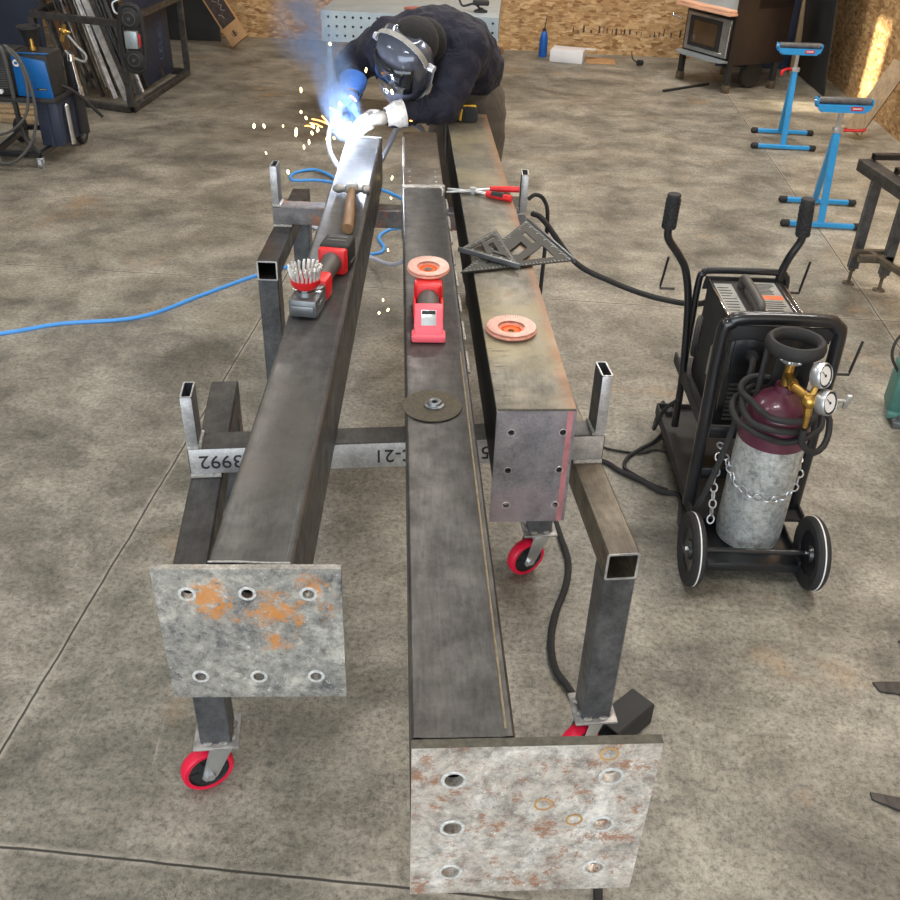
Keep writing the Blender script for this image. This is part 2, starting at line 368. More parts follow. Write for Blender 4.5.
def from_curve(cu):
    o=bpy.data.objects.new('tmp',cu); COL.objects.link(o); dg=bpy.context.evaluated_depsgraph_get(); dg.update()
    me=bpy.data.meshes.new_from_object(o.evaluated_get(dg)); b=B(); b.bm.from_mesh(me)
    bmesh.ops.remove_doubles(b.bm,verts=b.bm.verts,dist=1e-5)
    bpy.data.objects.remove(o); bpy.data.curves.remove(cu); bpy.data.meshes.remove(me); return b
def text_mesh(s,size,t=.0008):
    cu=bpy.data.curves.new('t','FONT'); cu.body=s; cu.size=size; cu.extrude=t; cu.align_x='CENTER'; cu.align_y='CENTER'; cu.resolution_u=3
    return from_curve(cu)
def circ(x,y,r,n=20): return [(x+r*math.cos(2*PI*k/n),y+r*math.sin(2*PI*k/n)) for k in range(n)]
def xf(b,m): bmesh.ops.transform(b.bm,matrix=m,verts=b.bm.verts); return b
def T(x,y,z): return Matrix.Translation((x,y,z))
def Rm(a,ax): return Matrix.Rotation(a,4,ax)
def frame(o,x,y,z):
    x,y,z=V(x),V(y),V(z); return Matrix(((x.x,y.x,z.x,o[0]),(x.y,y.y,z.y,o[1]),(x.z,y.z,z.z,o[2]),(0,0,0,1)))
def aim(p,d): return T(*p)@V(d).to_track_quat('Z','Y').to_matrix().to_4x4()
# ---------------------------------------------------------------- camera (eye height 1.95 m, looking 33.6 degrees down)
CH=1.95
def cam_basis(f=930,nad=(400,1850),c=(450,450)):
    n=V((nad[0]-c[0],-(nad[1]-c[1]),-f)).normalized(); up=-n
    fw=V((0,0,-1)); fh=(fw-up*fw.dot(up)).normalized(); rt=fh.cross(up)
    return Matrix((rt,fh,up))
cd=bpy.data.cameras.new('camera'); cd.sensor_width=36; cd.lens=930/900*36; cd.clip_end=80
cam=bpy.data.objects.new('camera',cd); COL.objects.link(cam)
mw=cam_basis().to_4x4(); mw.translation=(0,0,CH); cam.matrix_world=mw
bpy.context.scene.camera=cam
vs=bpy.context.scene.view_settings; vs.view_transform='Standard'; vs.look='None'; vs.exposure=0.0; vs.gamma=1; vs.use_curve_mapping=False

# ---------------------------------------------------------------- the setting, in building axes (turned -0.07 rad)
BR=-.07
def bw(x,y,z=0):
    c,s=math.cos(BR),math.sin(BR); return V((x*c-y*s,x*s+y*c,z))
WX0,WX1,WY0,WY1,CZ=-6.0,2.95,-3.5,10.85,4.6
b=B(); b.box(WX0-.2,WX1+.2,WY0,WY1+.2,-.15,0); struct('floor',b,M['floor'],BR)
b=B(); b.box(WX0-.2,WX1+.2,WY1,WY1+.15,0,CZ); struct('wall_back',b,M['osb'],BR)
b=B(); b.box(WX1,WX1+.15,WY0,WY1,0,CZ); struct('wall_right',b,M['osb'],BR)
# left wall with one tall narrow window high up (the sun comes through it)
wy0,wy1,wz0,wz1=8.42,8.80,3.0,4.12
b=B(); b.box(WX0-.15,WX0,WY0,wy0,0,CZ); b.box(WX0-.15,WX0,wy1,WY1,0,CZ); b.box(WX0-.15,WX0,wy0,wy1,0,wz0); b.box(WX0-.15,WX0,wy0,wy1,wz1,CZ)
struct('wall_left',b,M['shop_white'],BR)
b=B(); b.box(WX0-.3,WX1+.3,WY0,WY1+.2,CZ,CZ+.15); struct('ceiling',b,M['shop_white'],BR)
def frame_box(name,y0,y1,z0,z1,x,t=.05):
    b=B(); b.box(x-.16,x+.02,y0-t,y0,z0-t,z1+t); b.box(x-.16,x+.02,y1,y1+t,z0-t,z1+t); b.box(x-.16,x+.02,y0,y1,z0-t,z0); b.box(x-.16,x+.02,y0,y1,z1,z1+t)
    return struct(name,b,M['lumber'],BR)
frame_box('window_1',wy0,wy1,wz0,wz1,WX0)
# front wall: a wide roll-up door opening behind the camera
b=B(); b.box(WX0,-4.6,WY0-.15,WY0,0,CZ); b.box(2.6,WX1+.15,WY0-.15,WY0,0,CZ); b.box(-4.6,2.6,WY0-.15,WY0,4.1,CZ); struct('wall_front',b,M['shop_white'],BR)
# panel stamp printed on the board wall (row of small ink marks)
b=B(); rs=random.Random(3)
for k in range(34):
    x=-.05+k*.045+rs.uniform(-.01,.01)
    h=rs.choice((.03,.05,.05,.07)); w=rs.choice((.006,.012,.02)); z=.20+rs.uniform(-.012,.012)
    if rs.random()<.8: b.box(1.45+x-1.0,1.45+x-1.0+w,WY1-.003,WY1,z,z+h)
o=struct('trim_1',b,M['print_dark'],BR)

# ---------------------------------------------------------------- light
w=bpy.data.worlds.new('world'); bpy.context.scene.world=w; w.use_nodes=True
bg=w.node_tree.nodes['Background']; bg.inputs[0].default_value=(.80,.90,1.0,1); bg.inputs[1].default_value=2.2
def area(name,loc,sx,sy,power,col,rot):
    l=bpy.data.lights.new(name,'AREA'); l.shape='RECTANGLE'; l.size=sx; l.size_y=sy; l.energy=power; l.color=col
    o=bpy.data.objects.new(name,l); COL.objects.link(o); o.location=loc; o.rotation_euler=rot; return o
area('door_daylight',bw(-1.0,WY0+.02,2.1),7.0,4.0,170,(.93,.97,1.0),(PI/2,0,BR))
LAMPS=[(-3.6,1.2),(-.4,1.2),(-3.6,4.6),(-.4,4.6),(1.9,3.0),(-3.6,8.4),(.2,8.4),(1.9,6.5)]
for i,(x,y) in enumerate(LAMPS):
    p=bw(x,y,CZ)
    t=thing('ceiling_light','flat LED shop light on the ceiling, out of the picture above the work floor','light',p,BR,'shop lights on the ceiling')
    b=B(); b.box(-.6,.6,-.15,.15,-.06,0,.01); obj('housing',b,M['shop_white'],t)
    b=B(); b.box(-.56,.56,-.12,.12,-.066,-.0605); obj('diffuser',b,M['lamp'],t)
    area('led_light',p+V((0,0,-.08)),1.15,.28,[20,44,44,40,64,20,105,85][i],(1,.955,.90),(0,0,BR))
sun=bpy.data.lights.new('sun','SUN'); sun.energy=14; sun.angle=.012; sun.color=(1,.88,.66)
so=bpy.data.objects.new('sun',sun); COL.objects.link(so)
d=(bw(1,0,0)*math.cos(math.radians(20.5))+V((0,0,-math.sin(math.radians(20.5))))+bw(0,.03,0)).normalized()
so.rotation_euler=(-d).to_track_quat('Z','Y').to_euler()

# ---------------------------------------------------------------- rolling welding stands
def caster(parent,x,y,rz,under,label=None):
    """swivel caster below the plate at height 'under'; its wheel axis is turned by rz"""
    R=T(x,y,0)@Rm(rz,'Z'); off=.037
    f=B(R)                                             # steel fork: swivel race and two tapering cheeks
    f.cyl((0,0,under-.016),(0,0,under),.034,.03,20); f.box(-.03,.034,-.027,.027,under-.024,under-.014,.004)
    for s in (-1,1):
        f.prism([(-.03,under-.018),(.034,under-.018),(-off+.018,.052),(-off+.006,.044),(-off-.012,.044),(-off-.02,.058)],-.0015,.0015,mat=T(0,s*.0245,0)@Rm(PI/2,'X'))
    fo=obj('caster_fork',f,M['zinc'],parent)
    wr=.0635; Wm=R@T(-off,0,wr)@Rm(PI/2,'X')
    wb=B(Wm); wb.lathe([(.049,-.016),(.058,-.0165),(.0620,-.012),(.0635,0),(.0620,.012),(.058,.0165),(.049,.016),(.0485,0)],n=36,closed=True); wo=obj('caster_wheel',wb,M['red_poly'],fo)
    hb=B(Wm); hb.lathe([(.012,-.020),(.022,-.019),(.024,-.008),(.046,-.010),(.049,-.015),(.049,.015),(.046,.010),(.024,.008),(.022,.019),(.012,.020)],n=30)
    for k in range(6): hb.box(.024,.047,-.003,.003,-.012,.012,mat=Rm(k*PI/3,'Z'))
    obj('wheel_hub',hb,M['black_matte'],fo)
    ax=B(R); ax.cyl((-off,-.032,wr),(-off,.032,wr),.006); ax.cyl((-off,-.036,wr),(-off,-.026,wr),.011,.011,6); ax.cyl((-off,.026,wr),(-off,.034,wr),.011,.011,6)
    obj('axle_bolt',ax,M['zinc'],fo)
    return fo
def stand(name,label,loc,rz,mats,cz,post_h=(.135,.160),hw_=.487):
    t=thing(name,label,'stand',loc,rz,None); hw=hw_; S=.072
    b=B(); b.htube((-hw,S/2,.695+.035),(hw,S/2,.695+.035),S,.070,.006); cb=obj('crossbar',b,mats['bar'],t)
    if mats.get('face'):
        b=B(); b.box(-hw+.002,hw-.002,-.0008,.0004,.697,.763,.0003); obj('silver_coating',b,mats['face'],cb,label='silvery coated front face')
    for s,ph in ((-1,post_h[0]),(1,post_h[1])):
        b=B(); x=s*(hw-.013); b.htube((x,.036,.765),(x,.036,.765+ph),.070,.026,.003,up=(1,0,0),bev=.003); po_=obj('upright_post',b,mats['post'],t)
        b=B(); b.box(x-.0125,x+.0125,.0002,.0012,.766,.765+ph-.001,.0003); b.htube((x,.036,.765+ph-.0005),(x,.036,.765+ph+.0006),.070,.026,.0034,up=(1,0,0),bev=.003); obj('bare_edge',b,M['steel_bright'],po_,label='bright bare front face and rim')
        b=B(); b.tube([(x-s*.015,.002,.768),(x-s*.015,.03,.769),(x-s*.015,.07,.768)],.0045,6); b.tube([(x-.012,.0,.768),(x+.012,-.001,.768)],.004,6); obj('weld_bead',b,M['weld'],t)
        xc=s*(hw-.036); v0,v1=-.345,.445; z=.69
        b=B(); b.htube((xc,v0,z-S/2),(xc,v1,z-S/2),S,S,.005); obj('side_rail',b,mats['rail'][0 if s<0 else 1],t)
        b=B(); b.tube([(xc-.034,-.003,z+.002),(xc,-.004,z+.003),(xc+.034,-.003,z+.002)],.006,8,sub=10); obj('weld_bead',b,M['weld'],t)
        b=B()                                          # bright saw-cut rim of the open tube end
        b.htube((xc,v0-.0012,z-S/2),(xc,v0,z-S/2),S,S,.0052); obj('cut_edge',b,M['steel_bright'],t)
        for k,v in enumerate((v0+S/2,v1-S/2)):
            b=B(); b.htube((xc,v,.172),(xc,v,z-S),S,S,.005,up=(0,1,0)); lg=obj('leg',b,mats['leg'],t)
            b=B(); b.box(xc-.052,xc+.052,v-.050,v+.050,.164,.171,.002); obj('caster_plate',b,mats['plate'],t)
            b=B()
            for q in range(4):
                a=q*PI/2
                for e in (-.02,.018):
                    p=V((e,-.038,.175)); p.rotate(Euler((0,0,a))); b.sphere((xc+p.x,v+p.y,p.z),.007,(1.6,1,.6) if q%2==0 else (1,1.6,.6),8,6)
            obj('weld_bead',b,M['weld'],t)
            caster(t,xc,v,cz[(0 if s<0 else 2)+k],.164)
    return t,cb
mats=dict(bar=M['steel_dark'],face=M['steel_bright'],post=M['steel_mid'],rail=(M['steel_dark'],M['steel_brown']),leg=M['steel_mid'],plate=M['cast'])
near,cb=stand('rolling_stand','near rolling steel stand with stencilled crossbar and red caster wheels, carrying the beams',(-.1145,1.811,0),.127,mats,(.38,2.7,.55,.42))
def stencil(s,x,size=.050):
    b=text_mesh(s,size); xf(b,T(x,-.0015,.730)@Rm(PI/2,'X')@Rm(PI,'Z')); o=obj('stencil_lettering',b,M['black_matte'],cb); o['label']='black stencilled characters upside down'; return o
stencil('K3992',-.398); stencil('C-21',-.014); stencil('5',.20)
mats2=dict(bar=M['steel_rustbar'],post=M['steel_mid'],rail=(M['steel_side'],M['steel_side']),leg=M['steel_mid'],plate=M['cast'])
farst,cb2=stand('rolling_stand','far rolling steel stand with rust stained crossbar, under the hammer end of the beams',(-.222,3.388,0),0,mats2,(2.2,.4,.6,.3),(.15,.15),.475)

# ---------------------------------------------------------------- beams
def plate_holes(w,h,holes,t,r):
    return curve_mesh([[(0,0),(w,0),(w,-h),(0,-h)]]+[circ(x,z,r) for x,z in holes],t)
def end_plate(root,M0,w,h,holes,t,m,ring,r=.0095,name='end_plate'):
    """M0 takes plate axes (x along, y up, z out of the plate) to the beam's axes"""
    b=plate_holes(w,h,holes,t,r); xf(b,M0); p=obj(name,b,m,root)
    return p
def bx_section(w,h,lip,rec,ch):
    w/=2; return [(-w+ch,0),(w-ch,0),(w,ch),(w,h-ch),(w-ch,h),(w-lip,h),(w-lip-.003,h-rec),(-w+lip+.003,h-rec),(-w+lip,h),(-w+ch,h),(-w,h-ch),(-w,ch)]
XZ=Matrix(((1,0,0,0),(0,0,-1,0),(0,1,0,0),(0,0,0,1)))       # local (x,y,z) -> (x,-z,y)
def beam_body(root,w,h,L,lip,rec,m,v0=0,ch=.004,name='beam_body'):
    b=B(); b.prism(bx_section(w,h,lip,rec,ch),-v0-L,-v0,mat=XZ); b.bm.faces.ensure_lookup_table(); b.bm.normal_update()
    if v0==0: bmesh.ops.delete(b.bm,geom=[f for f in b.bm.faces if len(f.verts)>4 and abs(f.calc_center_median().y)<1e-4],context='FACES_ONLY')
    return obj(name,b,m,root,label=None)
HB=.185
# left beam
lb=thing('steel_beam','left long dark steel beam with a rust blotched six-hole square end plate, welding arc at its far end','beam',(-.3195,1.155,.765),.0225)
beam_body(lb,.137,HB,2.535,.012,.002,M['steel_left'])
b=B(); b.tube([(.0595,.0,HB-.001),(.0595,1.2,HB-.001),(.0595,2.53,HB-.001)],.0022,6); b.tube([(-.0595,.0,HB-.002),(-.0595,2.53,HB-.002)],.0016,6,smooth=False); obj('seam_weld',b,M['steel_mid'],lb)
b=B(); b.tube([(-.068,-.001,HB),(-.02,-.001,HB+.001),(.03,-.001,HB),(.066,-.001,HB+.001)],.002,8); obj('plate_weld',b,M['weld'],lb)
b=B(); b.tube([(-.06,2.53,HB),(-.02,2.534,HB+.001),(.03,2.533,HB+.001),(.066,2.53,HB)],.004,8); obj('end_weld',b,M['weld'],lb)
a=.055-.0225
MP=T(-.1565,-.0235,HB+.001)@Rm(a,'Z')@frame((0,0,0),(1,0,0),(0,0,1),(0,-1,0))
H6=[(.053,-.054),(.151,-.053),(.251,-.054),(.053,-.247),(.154,-.248),(.254,-.248)]
ep=end_plate(lb,MP@T(0,0,-.006),.306,.300,H6,.012,M['plate_mott'],None)
b=B()
for x,z in H6: b.lathe([(.0098,-.0005),(.0098,.0007),(.0142,.0007),(.0150,0)],MP@T(x,z,0),28,closed=True)
obj('ground_ring',b,M['ring_bright'],ep,label='bright ground ring round a bolt hole')
# middle beam
mb=thing('steel_beam','middle long dark steel beam with a thick scaled six-hole end plate, nearest of the three','beam',(.0315,.819,.765),.0668)
beam_body(mb,.1395,HB,2.30,.013,.0012,M['steel_dark'])
beam_body(mb,.136,HB-.003,.68,.006,.0,M['steel_brown'],2.31,name='beam_extension')
b=B(); b.box(-.0735,.0735,2.288,2.312,.001,HB+.003,.003); b.tube([(-.06,2.27,HB-.002),(-.06,2.283,HB),(0,2.283,HB),(.06,2.283,HB),(.06,2.2,HB-.003)],.0035,6,sub=3); obj('splice_weld',b,M['weld'],mb)
b=B(); b.box(-.066,.066,2.315,2.50,HB-.003,HB+.001,.001); sp=obj('splice_plate',b,M['steel_brown'],mb)
b=B()
for vv in (2.345,2.40,2.46):
    for uu in (-.045,.045): b.sphere((uu,vv,HB+.001),.0035,(1,1,.5),8,5)
obj('plug_weld',b,M['weld'],sp)
b=B(); b.tube([(-.064,2.53,HB-.002),(-.064,2.9,HB-.002)],.005,6,smooth=False); obj('edge_weld',b,M['weld'],mb)
b=B(); b.tube([(.0575,.012,HB-.0015),(.0575,.6,HB-.0015),(.0575,1.1,HB-.002)],.0024,6); obj('edge_weld',b,M['weld_brass'],mb)
b=B(); rs=random.Random(5)
for k in range(8):
    y=1.0+k*.155+rs.uniform(0,.03); b.tube([(.0725,y,HB-.012),(.0735,y+.05,HB-.012),(.0725,y+.10,HB-.012)],.004,6)
obj('stitch_weld',b,M['weld'],mb)
MP=T(-.069,-.0155,HB-.003)@Rm(.0034,'Z')@frame((0,0,0),(1,0,0),(0,0,1),(0,-1,0))
H6=[(.058,-.067),(.274,-.067),(.059,-.174),(.274,-.174),(.059,-.281),(.275,-.281)]
ep=end_plate(mb,MP@T(0,0,-.0075),.336,.336,H6,.014,M['plate_light'],None,.0132)
b=B()
for x,z in H6: b.lathe([(.0134,-.0005),(.0134,.0007),(.0172,.0007),(.0182,0)],MP@T(x,z,0),28,closed=True)
obj('ground_ring',b,M['ring_bright'],ep,label='bright ground ring round a bolt hole')
b=B()
for x,z,s in ((.265,-.02,.012),(.185,-.125,.012),(.232,-.162,.011)): b.torus(s,.0016,MP@T(x,z,.0002)@Matrix.Diagonal((1,1,.3,1)),28,6)
obj('rust_ring',b,simple('rust_stain',s2l(186,142,84),.7,0,.2,30),ep)
b=B(MP); b.box(-.0,.336,.0003,.0008,-.0145,0); obj('sawn_top_edge',b,M['cut_edge'],ep)
# right beam
rb=thing('steel_beam','right steel beam with rusty brown top and small purplish grey six-hole end plate','beam',(.179,1.671,.765),.0655)
b=B(); b.prism([(-.083,0),(.083,0),(.083,HB-.01),(-.083,HB-.01)],-2.435,0,mat=XZ); obj('beam_body',b,M['black_side'],rb)
b=B(); b.box(-.0845,.0845,0,2.44,HB-.010,HB,.0015); obj('top_plate',b,M['steel_rust'],rb)
MP=T(-.0845,-.0085,HB-.001)@Rm(.028,'Z')@frame((0,0,0),(1,0,0),(0,0,1),(0,-1,0))
H6=[(.033,-.052),(.144,-.053),(.032,-.149),(.145,-.150),(.034,-.243),(.145,-.245)]
ep=end_plate(rb,MP@T(0,0,-.005),.169,.290,H6,.010,M['steel_face'],None,.0072)
b=B()
for x,z in H6: b.lathe([(.0073,-.0004),(.0073,.0007),(.0088,.0007),(.0092,0)],MP@T(x,z,0),24,closed=True)
obj('hole_rim',b,M['steel_bright'],ep)
b=B(MP); b.prism([(.150,-.29),(.162,-.29),(.162,0),(.150,0)],0,.0006); obj('layout_stripe',b,M['pink_layout'],ep,label='faded red painted stripe')
b=B(); b.tube([(-.083,-.002,HB),(-.03,-.003,HB+.0005),(.03,-.002,HB),(.083,-.002,HB)],.0028,6); obj('plate_weld',b,M['cut_edge'],rb)
b=B(); b.box(-.090,-.0845,2.33,2.44,HB-.15,HB+.004,.001); obj('end_lip',b,M['steel_mid'],rb)

ZT=.95
# ---------------------------------------------------------------- things lying on the beams
t=thing('hammer','ball peen hammer with worn wooden handle, lying on the left beam','hammer',(-.352,3.01,ZT+.016),.035)
b=B(); b.lathe([(.0,-.050),(.013,-.048),(.0135,-.032),(.009,-.028),(.009,-.018),(.0135,-.014),(.0135,.014),(.009,.018),(.0085,.026),(.012,.032),(.0125,.040),(.008,.049),(0,.052)],Rm(-PI/2,'Y')@Matrix.Scale(1.2,4),20); b.box(-.016,.016,-.016,.016,-.015,.017,.003); obj('hammer_head',b,M['hammer_steel'],t)
b=B(); b.tube([(0,.015,0),(0,-.05,-.001),(.004,-.15,-.001),(.010,-.26,0),(.013,-.37,0)],lambda q:.011+.006*min(1,q*1.4),14,flat=.95); obj('handle',b,M['wood_handle'],t)

def grinder(name,label,loc,rz,brush):
    t=thing(name,label,'power tool',loc,rz)
    # long axis along +Y: head at y=0, battery at the far end; spindle points up
    b=B(); b.box(-.036,.036,-.040,.040,.003,.050,.009); b.box(-.030,.030,-.044,-.03,.012,.036,.004); b.box(-.038,.038,-.02,.02,.028,.036,.003); b.cyl((0,0,.048),(0,0,.060),.026,.022,24); b.prism([(-.027,.03),(.027,.03),(.034,.062),(-.034,.062)],.006,.052,bev=.004); obj('gear_head',b,M['gear_grey'],t)
    b=B(); b.cyl((0,0,.058),(0,0,.068),.014,.014,6); b.box(-.036,.036,.008,.014,.05,.056,.001); obj('spindle_nut',b,M['chrome'],t)
    b=B(); b.prism([(-.035,.058),(.035,.058),(.037,.115),(.025,.125),(-.025,.125),(-.037,.115)],.004,.062,bev=.009); obj('red_collar',b,M['tool_red'],t)
    b=B(); b.tube([(0,.11,.032),(0,.16,.032),(0,.21,.034),(0,.25,.036)],lambda q:.029-.004*math.sin(q*PI),18); obj('grip_body',b,M['tool_grey'],t)
    b=B(); b.prism([(-.036,.240),(.036,.240),(.041,.268),(-.041,.268)],.0,.070,bev=.008); obj('battery_mount',b,M['tool_red'],t)
    b=B(); b.box(-.040,.040,.268,.352,.002,.074,.008,3); b.box(-.044,.044,.285,.335,.008,.022,.004); bt=obj('battery',b,M['black_matte'],t)
    for k in range(2):
        b=B(); b.box(-.026,.026,.297+.022*k,.307+.022*k,.0735,.0755,.001); obj('battery_rib',b,M['tool_grey'],bt)
    return t
g=grinder('angle_grinder','cordless red and black grinder with a knotted wire cup brush, on the left beam',(-.365,2.098,ZT),-.13,1)
b=B(T(0,0,.066)); b.lathe([(.012,0),(.026,.002),(.035,.012),(.037,.026),(.033,.026),(.030,.014),(.012,.008)],n=32,closed=True); obj('brush_cup',b,M['tool_red'],g)
b=B(T(0,0,.066)); rs=random.Random(2)
for ring,(n,r0,r1) in enumerate(((20,.031,.039),(14,.022,.028))):
    for k in range(n):
        a=2*PI*k/n+ring*.1
        for q in range(4):
            aa=a+rs.uniform(-.05,.05); rr=r1+rs.uniform(-.002,.002); h=.056+rs.uniform(-.004,.004)
            b.tube([(r0*math.cos(a),r0*math.sin(a),.016),((r0+rr)/2*math.cos(aa+.08),(r0+rr)/2*math.sin(aa+.08),.036),(rr*math.cos(aa),rr*math.sin(aa),h)],.0024,5,sub=3)
obj('wire_knots',b,M['wire'],g)['kind']='stuff'
def flap_disc(parent_or_none,name,label,loc,tilt=None):
    if parent_or_none is None: t=thing(name,label,'abrasive disc',loc)
    else: t=parent_or_none
    P=Matrix() if parent_or_none is None else T(*loc)@(tilt or Matrix())
    b=B(P); b.lathe([(.024,.0),(.046,.002),(.060,.006),(.0615,.009),(.060,.013),(.040,.0105),(.024,.0075)],n=60,closed=True); d=obj('flap_ring',b,M['abrasive'],t)
    b=B(P)
    for k in range(60):
        a=2*PI*k/60; b.box(.034,.0605,-.0022,.0022,.0085,.0098,0,mat=Rm(a,'Z')@Rm(-.11,'Y')@Rm(.25,'X')@T(0,0,.0016))
    fl=obj('flap',b,M['abrasive_rim'],d); fl['kind']='stuff'
    b=B(P); b.lathe([(.008,.002),(.030,.004),(.036,.0075),(.034,.009),(.026,.0055),(.008,.004)],n=40,closed=True)
    for k in range(20): b.box(.020,.033,-.001,.001,.004,.0085,mat=Rm(2*PI*k/20,'Z'))
    obj('orange_hub',b,M['orange'],d)
    return t
flap_disc(None,'flap_disc','loose pinkish flap disc with bright orange centre lying on the rusty right beam',(.137,2.030,ZT))
# second grinder: battery towards the camera, disc at the far end
g2=thing('angle_grinder','cordless red grinder with pink battery end and a mounted flap disc, on the middle beam','power tool',(-.060,1.965,ZT),.045)
YZ=frame((0,0,0),(0,1,0),(0,0,1),(1,0,0)); b=B(); b.prism([(-.004,.0),(-.004,.020),(.012,.034),(.040,.064),(.070,.068),(.075,.0)],-.034,.034,mat=YZ,bev=.006); b.box(-.040,.040,-.010,.030,.0,.018,.005); bt=obj('battery',b,M['tool_pink'],g2)
b=B(T(0,.0255,.0475)@Rm(math.atan2(.030,.028),'X')); b.box(-.018,.018,-.018,.020,.0,.0025,.001); bl=obj('battery_label',b,M['zinc'],bt); b=B(T(0,.0255,.0475)@Rm(math.atan2(.030,.028),'X')); b.box(-.016,.016,.009,.018,.0025,.0031); obj('label_print',b,M['black_matte'],bl)
b=B(); b.tube([(0,.06,.038),(0,.13,.036),(0,.20,.036)],lambda q:.027,18); obj('grip_body',b,M['tool_grey'],g2)
b=B(); b.prism([(-.036,.165),(-.030,.155),(.030,.155),(.036,.165),(.036,.215),(-.036,.215)],.006,.072,bev=.010); b.box(-.037,-.029,.10,.17,.01,.04,.003); b.box(.029,.037,.10,.17,.01,.04,.003); obj('red_collar',b,M['tool_red'],g2)
b=B(); b.box(-.030,.030,.213,.275,.008,.056,.008); b.cyl((0,.245,.054),(0,.245,.066),.025,.022,24); obj('gear_head',b,M['gear_grey'],g2)
b=B(); b.cyl((0,.245,.064),(0,.245,.080),.012,.012,12); b.box(-.030,.030,.222,.228,.056,.062,.001); obj('spindle_nut',b,M['chrome'],g2)
flap_disc(g2,'','',(0,.245,.074),Rm(.10,'X')@Matrix.Scale(.88,4))
# cut-off wheel
t=thing('cutoff_wheel','thin dark cutting wheel with its steel nut, lying on the middle beam','abrasive disc',(-.041,1.668,ZT+.0005))
b=B(); b.lathe([(.011,0),(.062,0),(.0625,.0012),(.062,.0024),(.011,.0024)],n=72,closed=True); obj('wheel',b,M['cutoff'],t)
b=B(); b.lathe([(.006,.0024),(.020,.0024),(.0205,.006),(.016,.008),(.014,.013),(.010,.014),(.006,.012)],T(.005,0,0),30,closed=True); obj('flange_nut',b,M['gear_grey'],t)
# tape measure
t=thing('tape_measure','black and yellow tape measure standing at the far end of the right beam','tape measure',(.028,3.985,ZT),.05)
b=B(); b.prism([(-.036,.0),(.034,0),(.038,.02),(.036,.045),(.022,.062),(-.02,.063),(-.036,.05)],-.022,.022,mat=Rm(PI/2,'X'),bev=.006); obj('case',b,M['rubber'],t)
b=B(); b.prism([(-.041,.006),(-.030,.006),(-.026,.055),(-.036,.05)],-.0235,.0235,mat=Rm(PI/2,'X'),bev=.003); b.box(-.030,.030,-.012,.012,.060,.064,.002); obj('yellow_shell',b,M['yellow'],t)
b=B()
for k in range(7): b.box(-.024+k*.008,-.021+k*.008,-.0245,-.0215,.008,.05)
obj('grip_ribs',b,M['black_matte'],t)
# pliers
t=thing('locking_pliers','red handled pliers lying open across the right beam, jaws pointing left','pliers',(.046,3.050,ZT+.006))
b=B(); b.tube([(0,0,.003),(-.03,.006,.003),(-.085,.020,.003)],lambda q:.009-.005*q,8,flat=.7); b.tube([(0,0,.006),(-.03,-.008,.005),(-.088,-.018,.004)],lambda q:.010-.006*q,8,flat=.7)
b.cyl((0,0,-.004),(0,0,.016),.011,.011,16); b.tube([(0,0,.005),(.03,-.018,.005),(.05,-.03,.005)],.008,8,flat=.7); b.tube([(0,0,.005),(.03,.012,.005),(.06,.022,.005)],.008,8,flat=.7); obj('jaw',b,M['zinc'],t)
b=B(); b.tube([(.045,-.028,.006),(.085,-.052,.006),(.125,-.072,.006)],.0105,10); obj('handle',b,M['tool_red'],t)
b=B(); b.tube([(.055,.022,.006),(.10,.026,.006),(.155,.026,.006)],.010,10); obj('handle',b,M['tool_red'],t)
b=B(); b.tube([(.062,-.038,.008),(.10,-.059,.008)],.0112,10); obj('handle_inlay',b,M['rubber'],t)
# rafter squares
def square(name,label,P0,Pr,P1,z,grow,tilt=0):
    """right angle at Pr, fence (thick edge) from Pr to P1"""
    Pr3=V((*Pr,z)); ex=(V((*P1,z))-Pr3); s=ex.length; ex.normalize(); q=V((*P0,z))-Pr3; ey=V((0,0,1)).cross(ex)
    flip=ey.dot(q)<0
    if flip: ey=-ey
    t=thing(name,label,'speed square',Pr3)
    Mx=Matrix(((ex.x,ey.x,0,0),(ex.y,ey.y,0,0),(0,0,1,0),(0,0,0,1)))@Rm(tilt,'X' )
    lp=[[(0,0),(s,0),(0,s)]]
    a=.20*s; k=.16*s
    lp.append([(a*.55,a*.62),(s*.38,a*.62),(s*.30,s*.20),(a*.55,s*.42)])            # big window
    lp.append([(s*.12,s*.50),(s*.17,s*.50),(s*.17,s*.70),(s*.12,s*.74)])             # slot along the leg
    lp.append([(s*.46,s*.14),(s*.72,s*.14),(s*.66,s*.19),(s*.44,s*.19)])
    lp.append([(s*.36,s*.27),(s*.50,s*.27),(s*.24,s*.53),(s*.24,s*.40)])
    b=curve_mesh(lp,.003); xf(b,Mx@T(0,0,.003)); pl=obj('blade',b,M['alu_square'],t)
    b=B(Mx); b.box(-.003,s+.002,-.004,.003,-.004,.010,.0012); obj('fence',b,M['gear_grey'],t)
    b=B(Mx)
    for i in range(1,30):
        x=s*i/31; L=.016 if i%5==0 else .008
        b.box(x,x+.0012,.006,.006+L,.0046,.0052); 
        p=V((x,s-x,0)); b.box(-.0004,.0004,-.003-L*.8,-.003,.0046,.0052,mat=T(p.x,p.y,0)@Rm(-PI/4,'Z')); b.box(.004,.004+L*.8,x,x+.0008,.0046,.0052)
    obj('engraved_scale',b,M['silver_line'],pl); return t,Mx,s
square('speed_square','large dark speed square, under the small one, corner past the right beam edge',(.021,2.354),(.330,2.481),(.214,2.800),ZT+.004,1)
square('speed_square','small dark speed square, lying on top of the large one near the gap',(.121,2.704),(.006,2.510),(.172,2.402),ZT+.014,1)
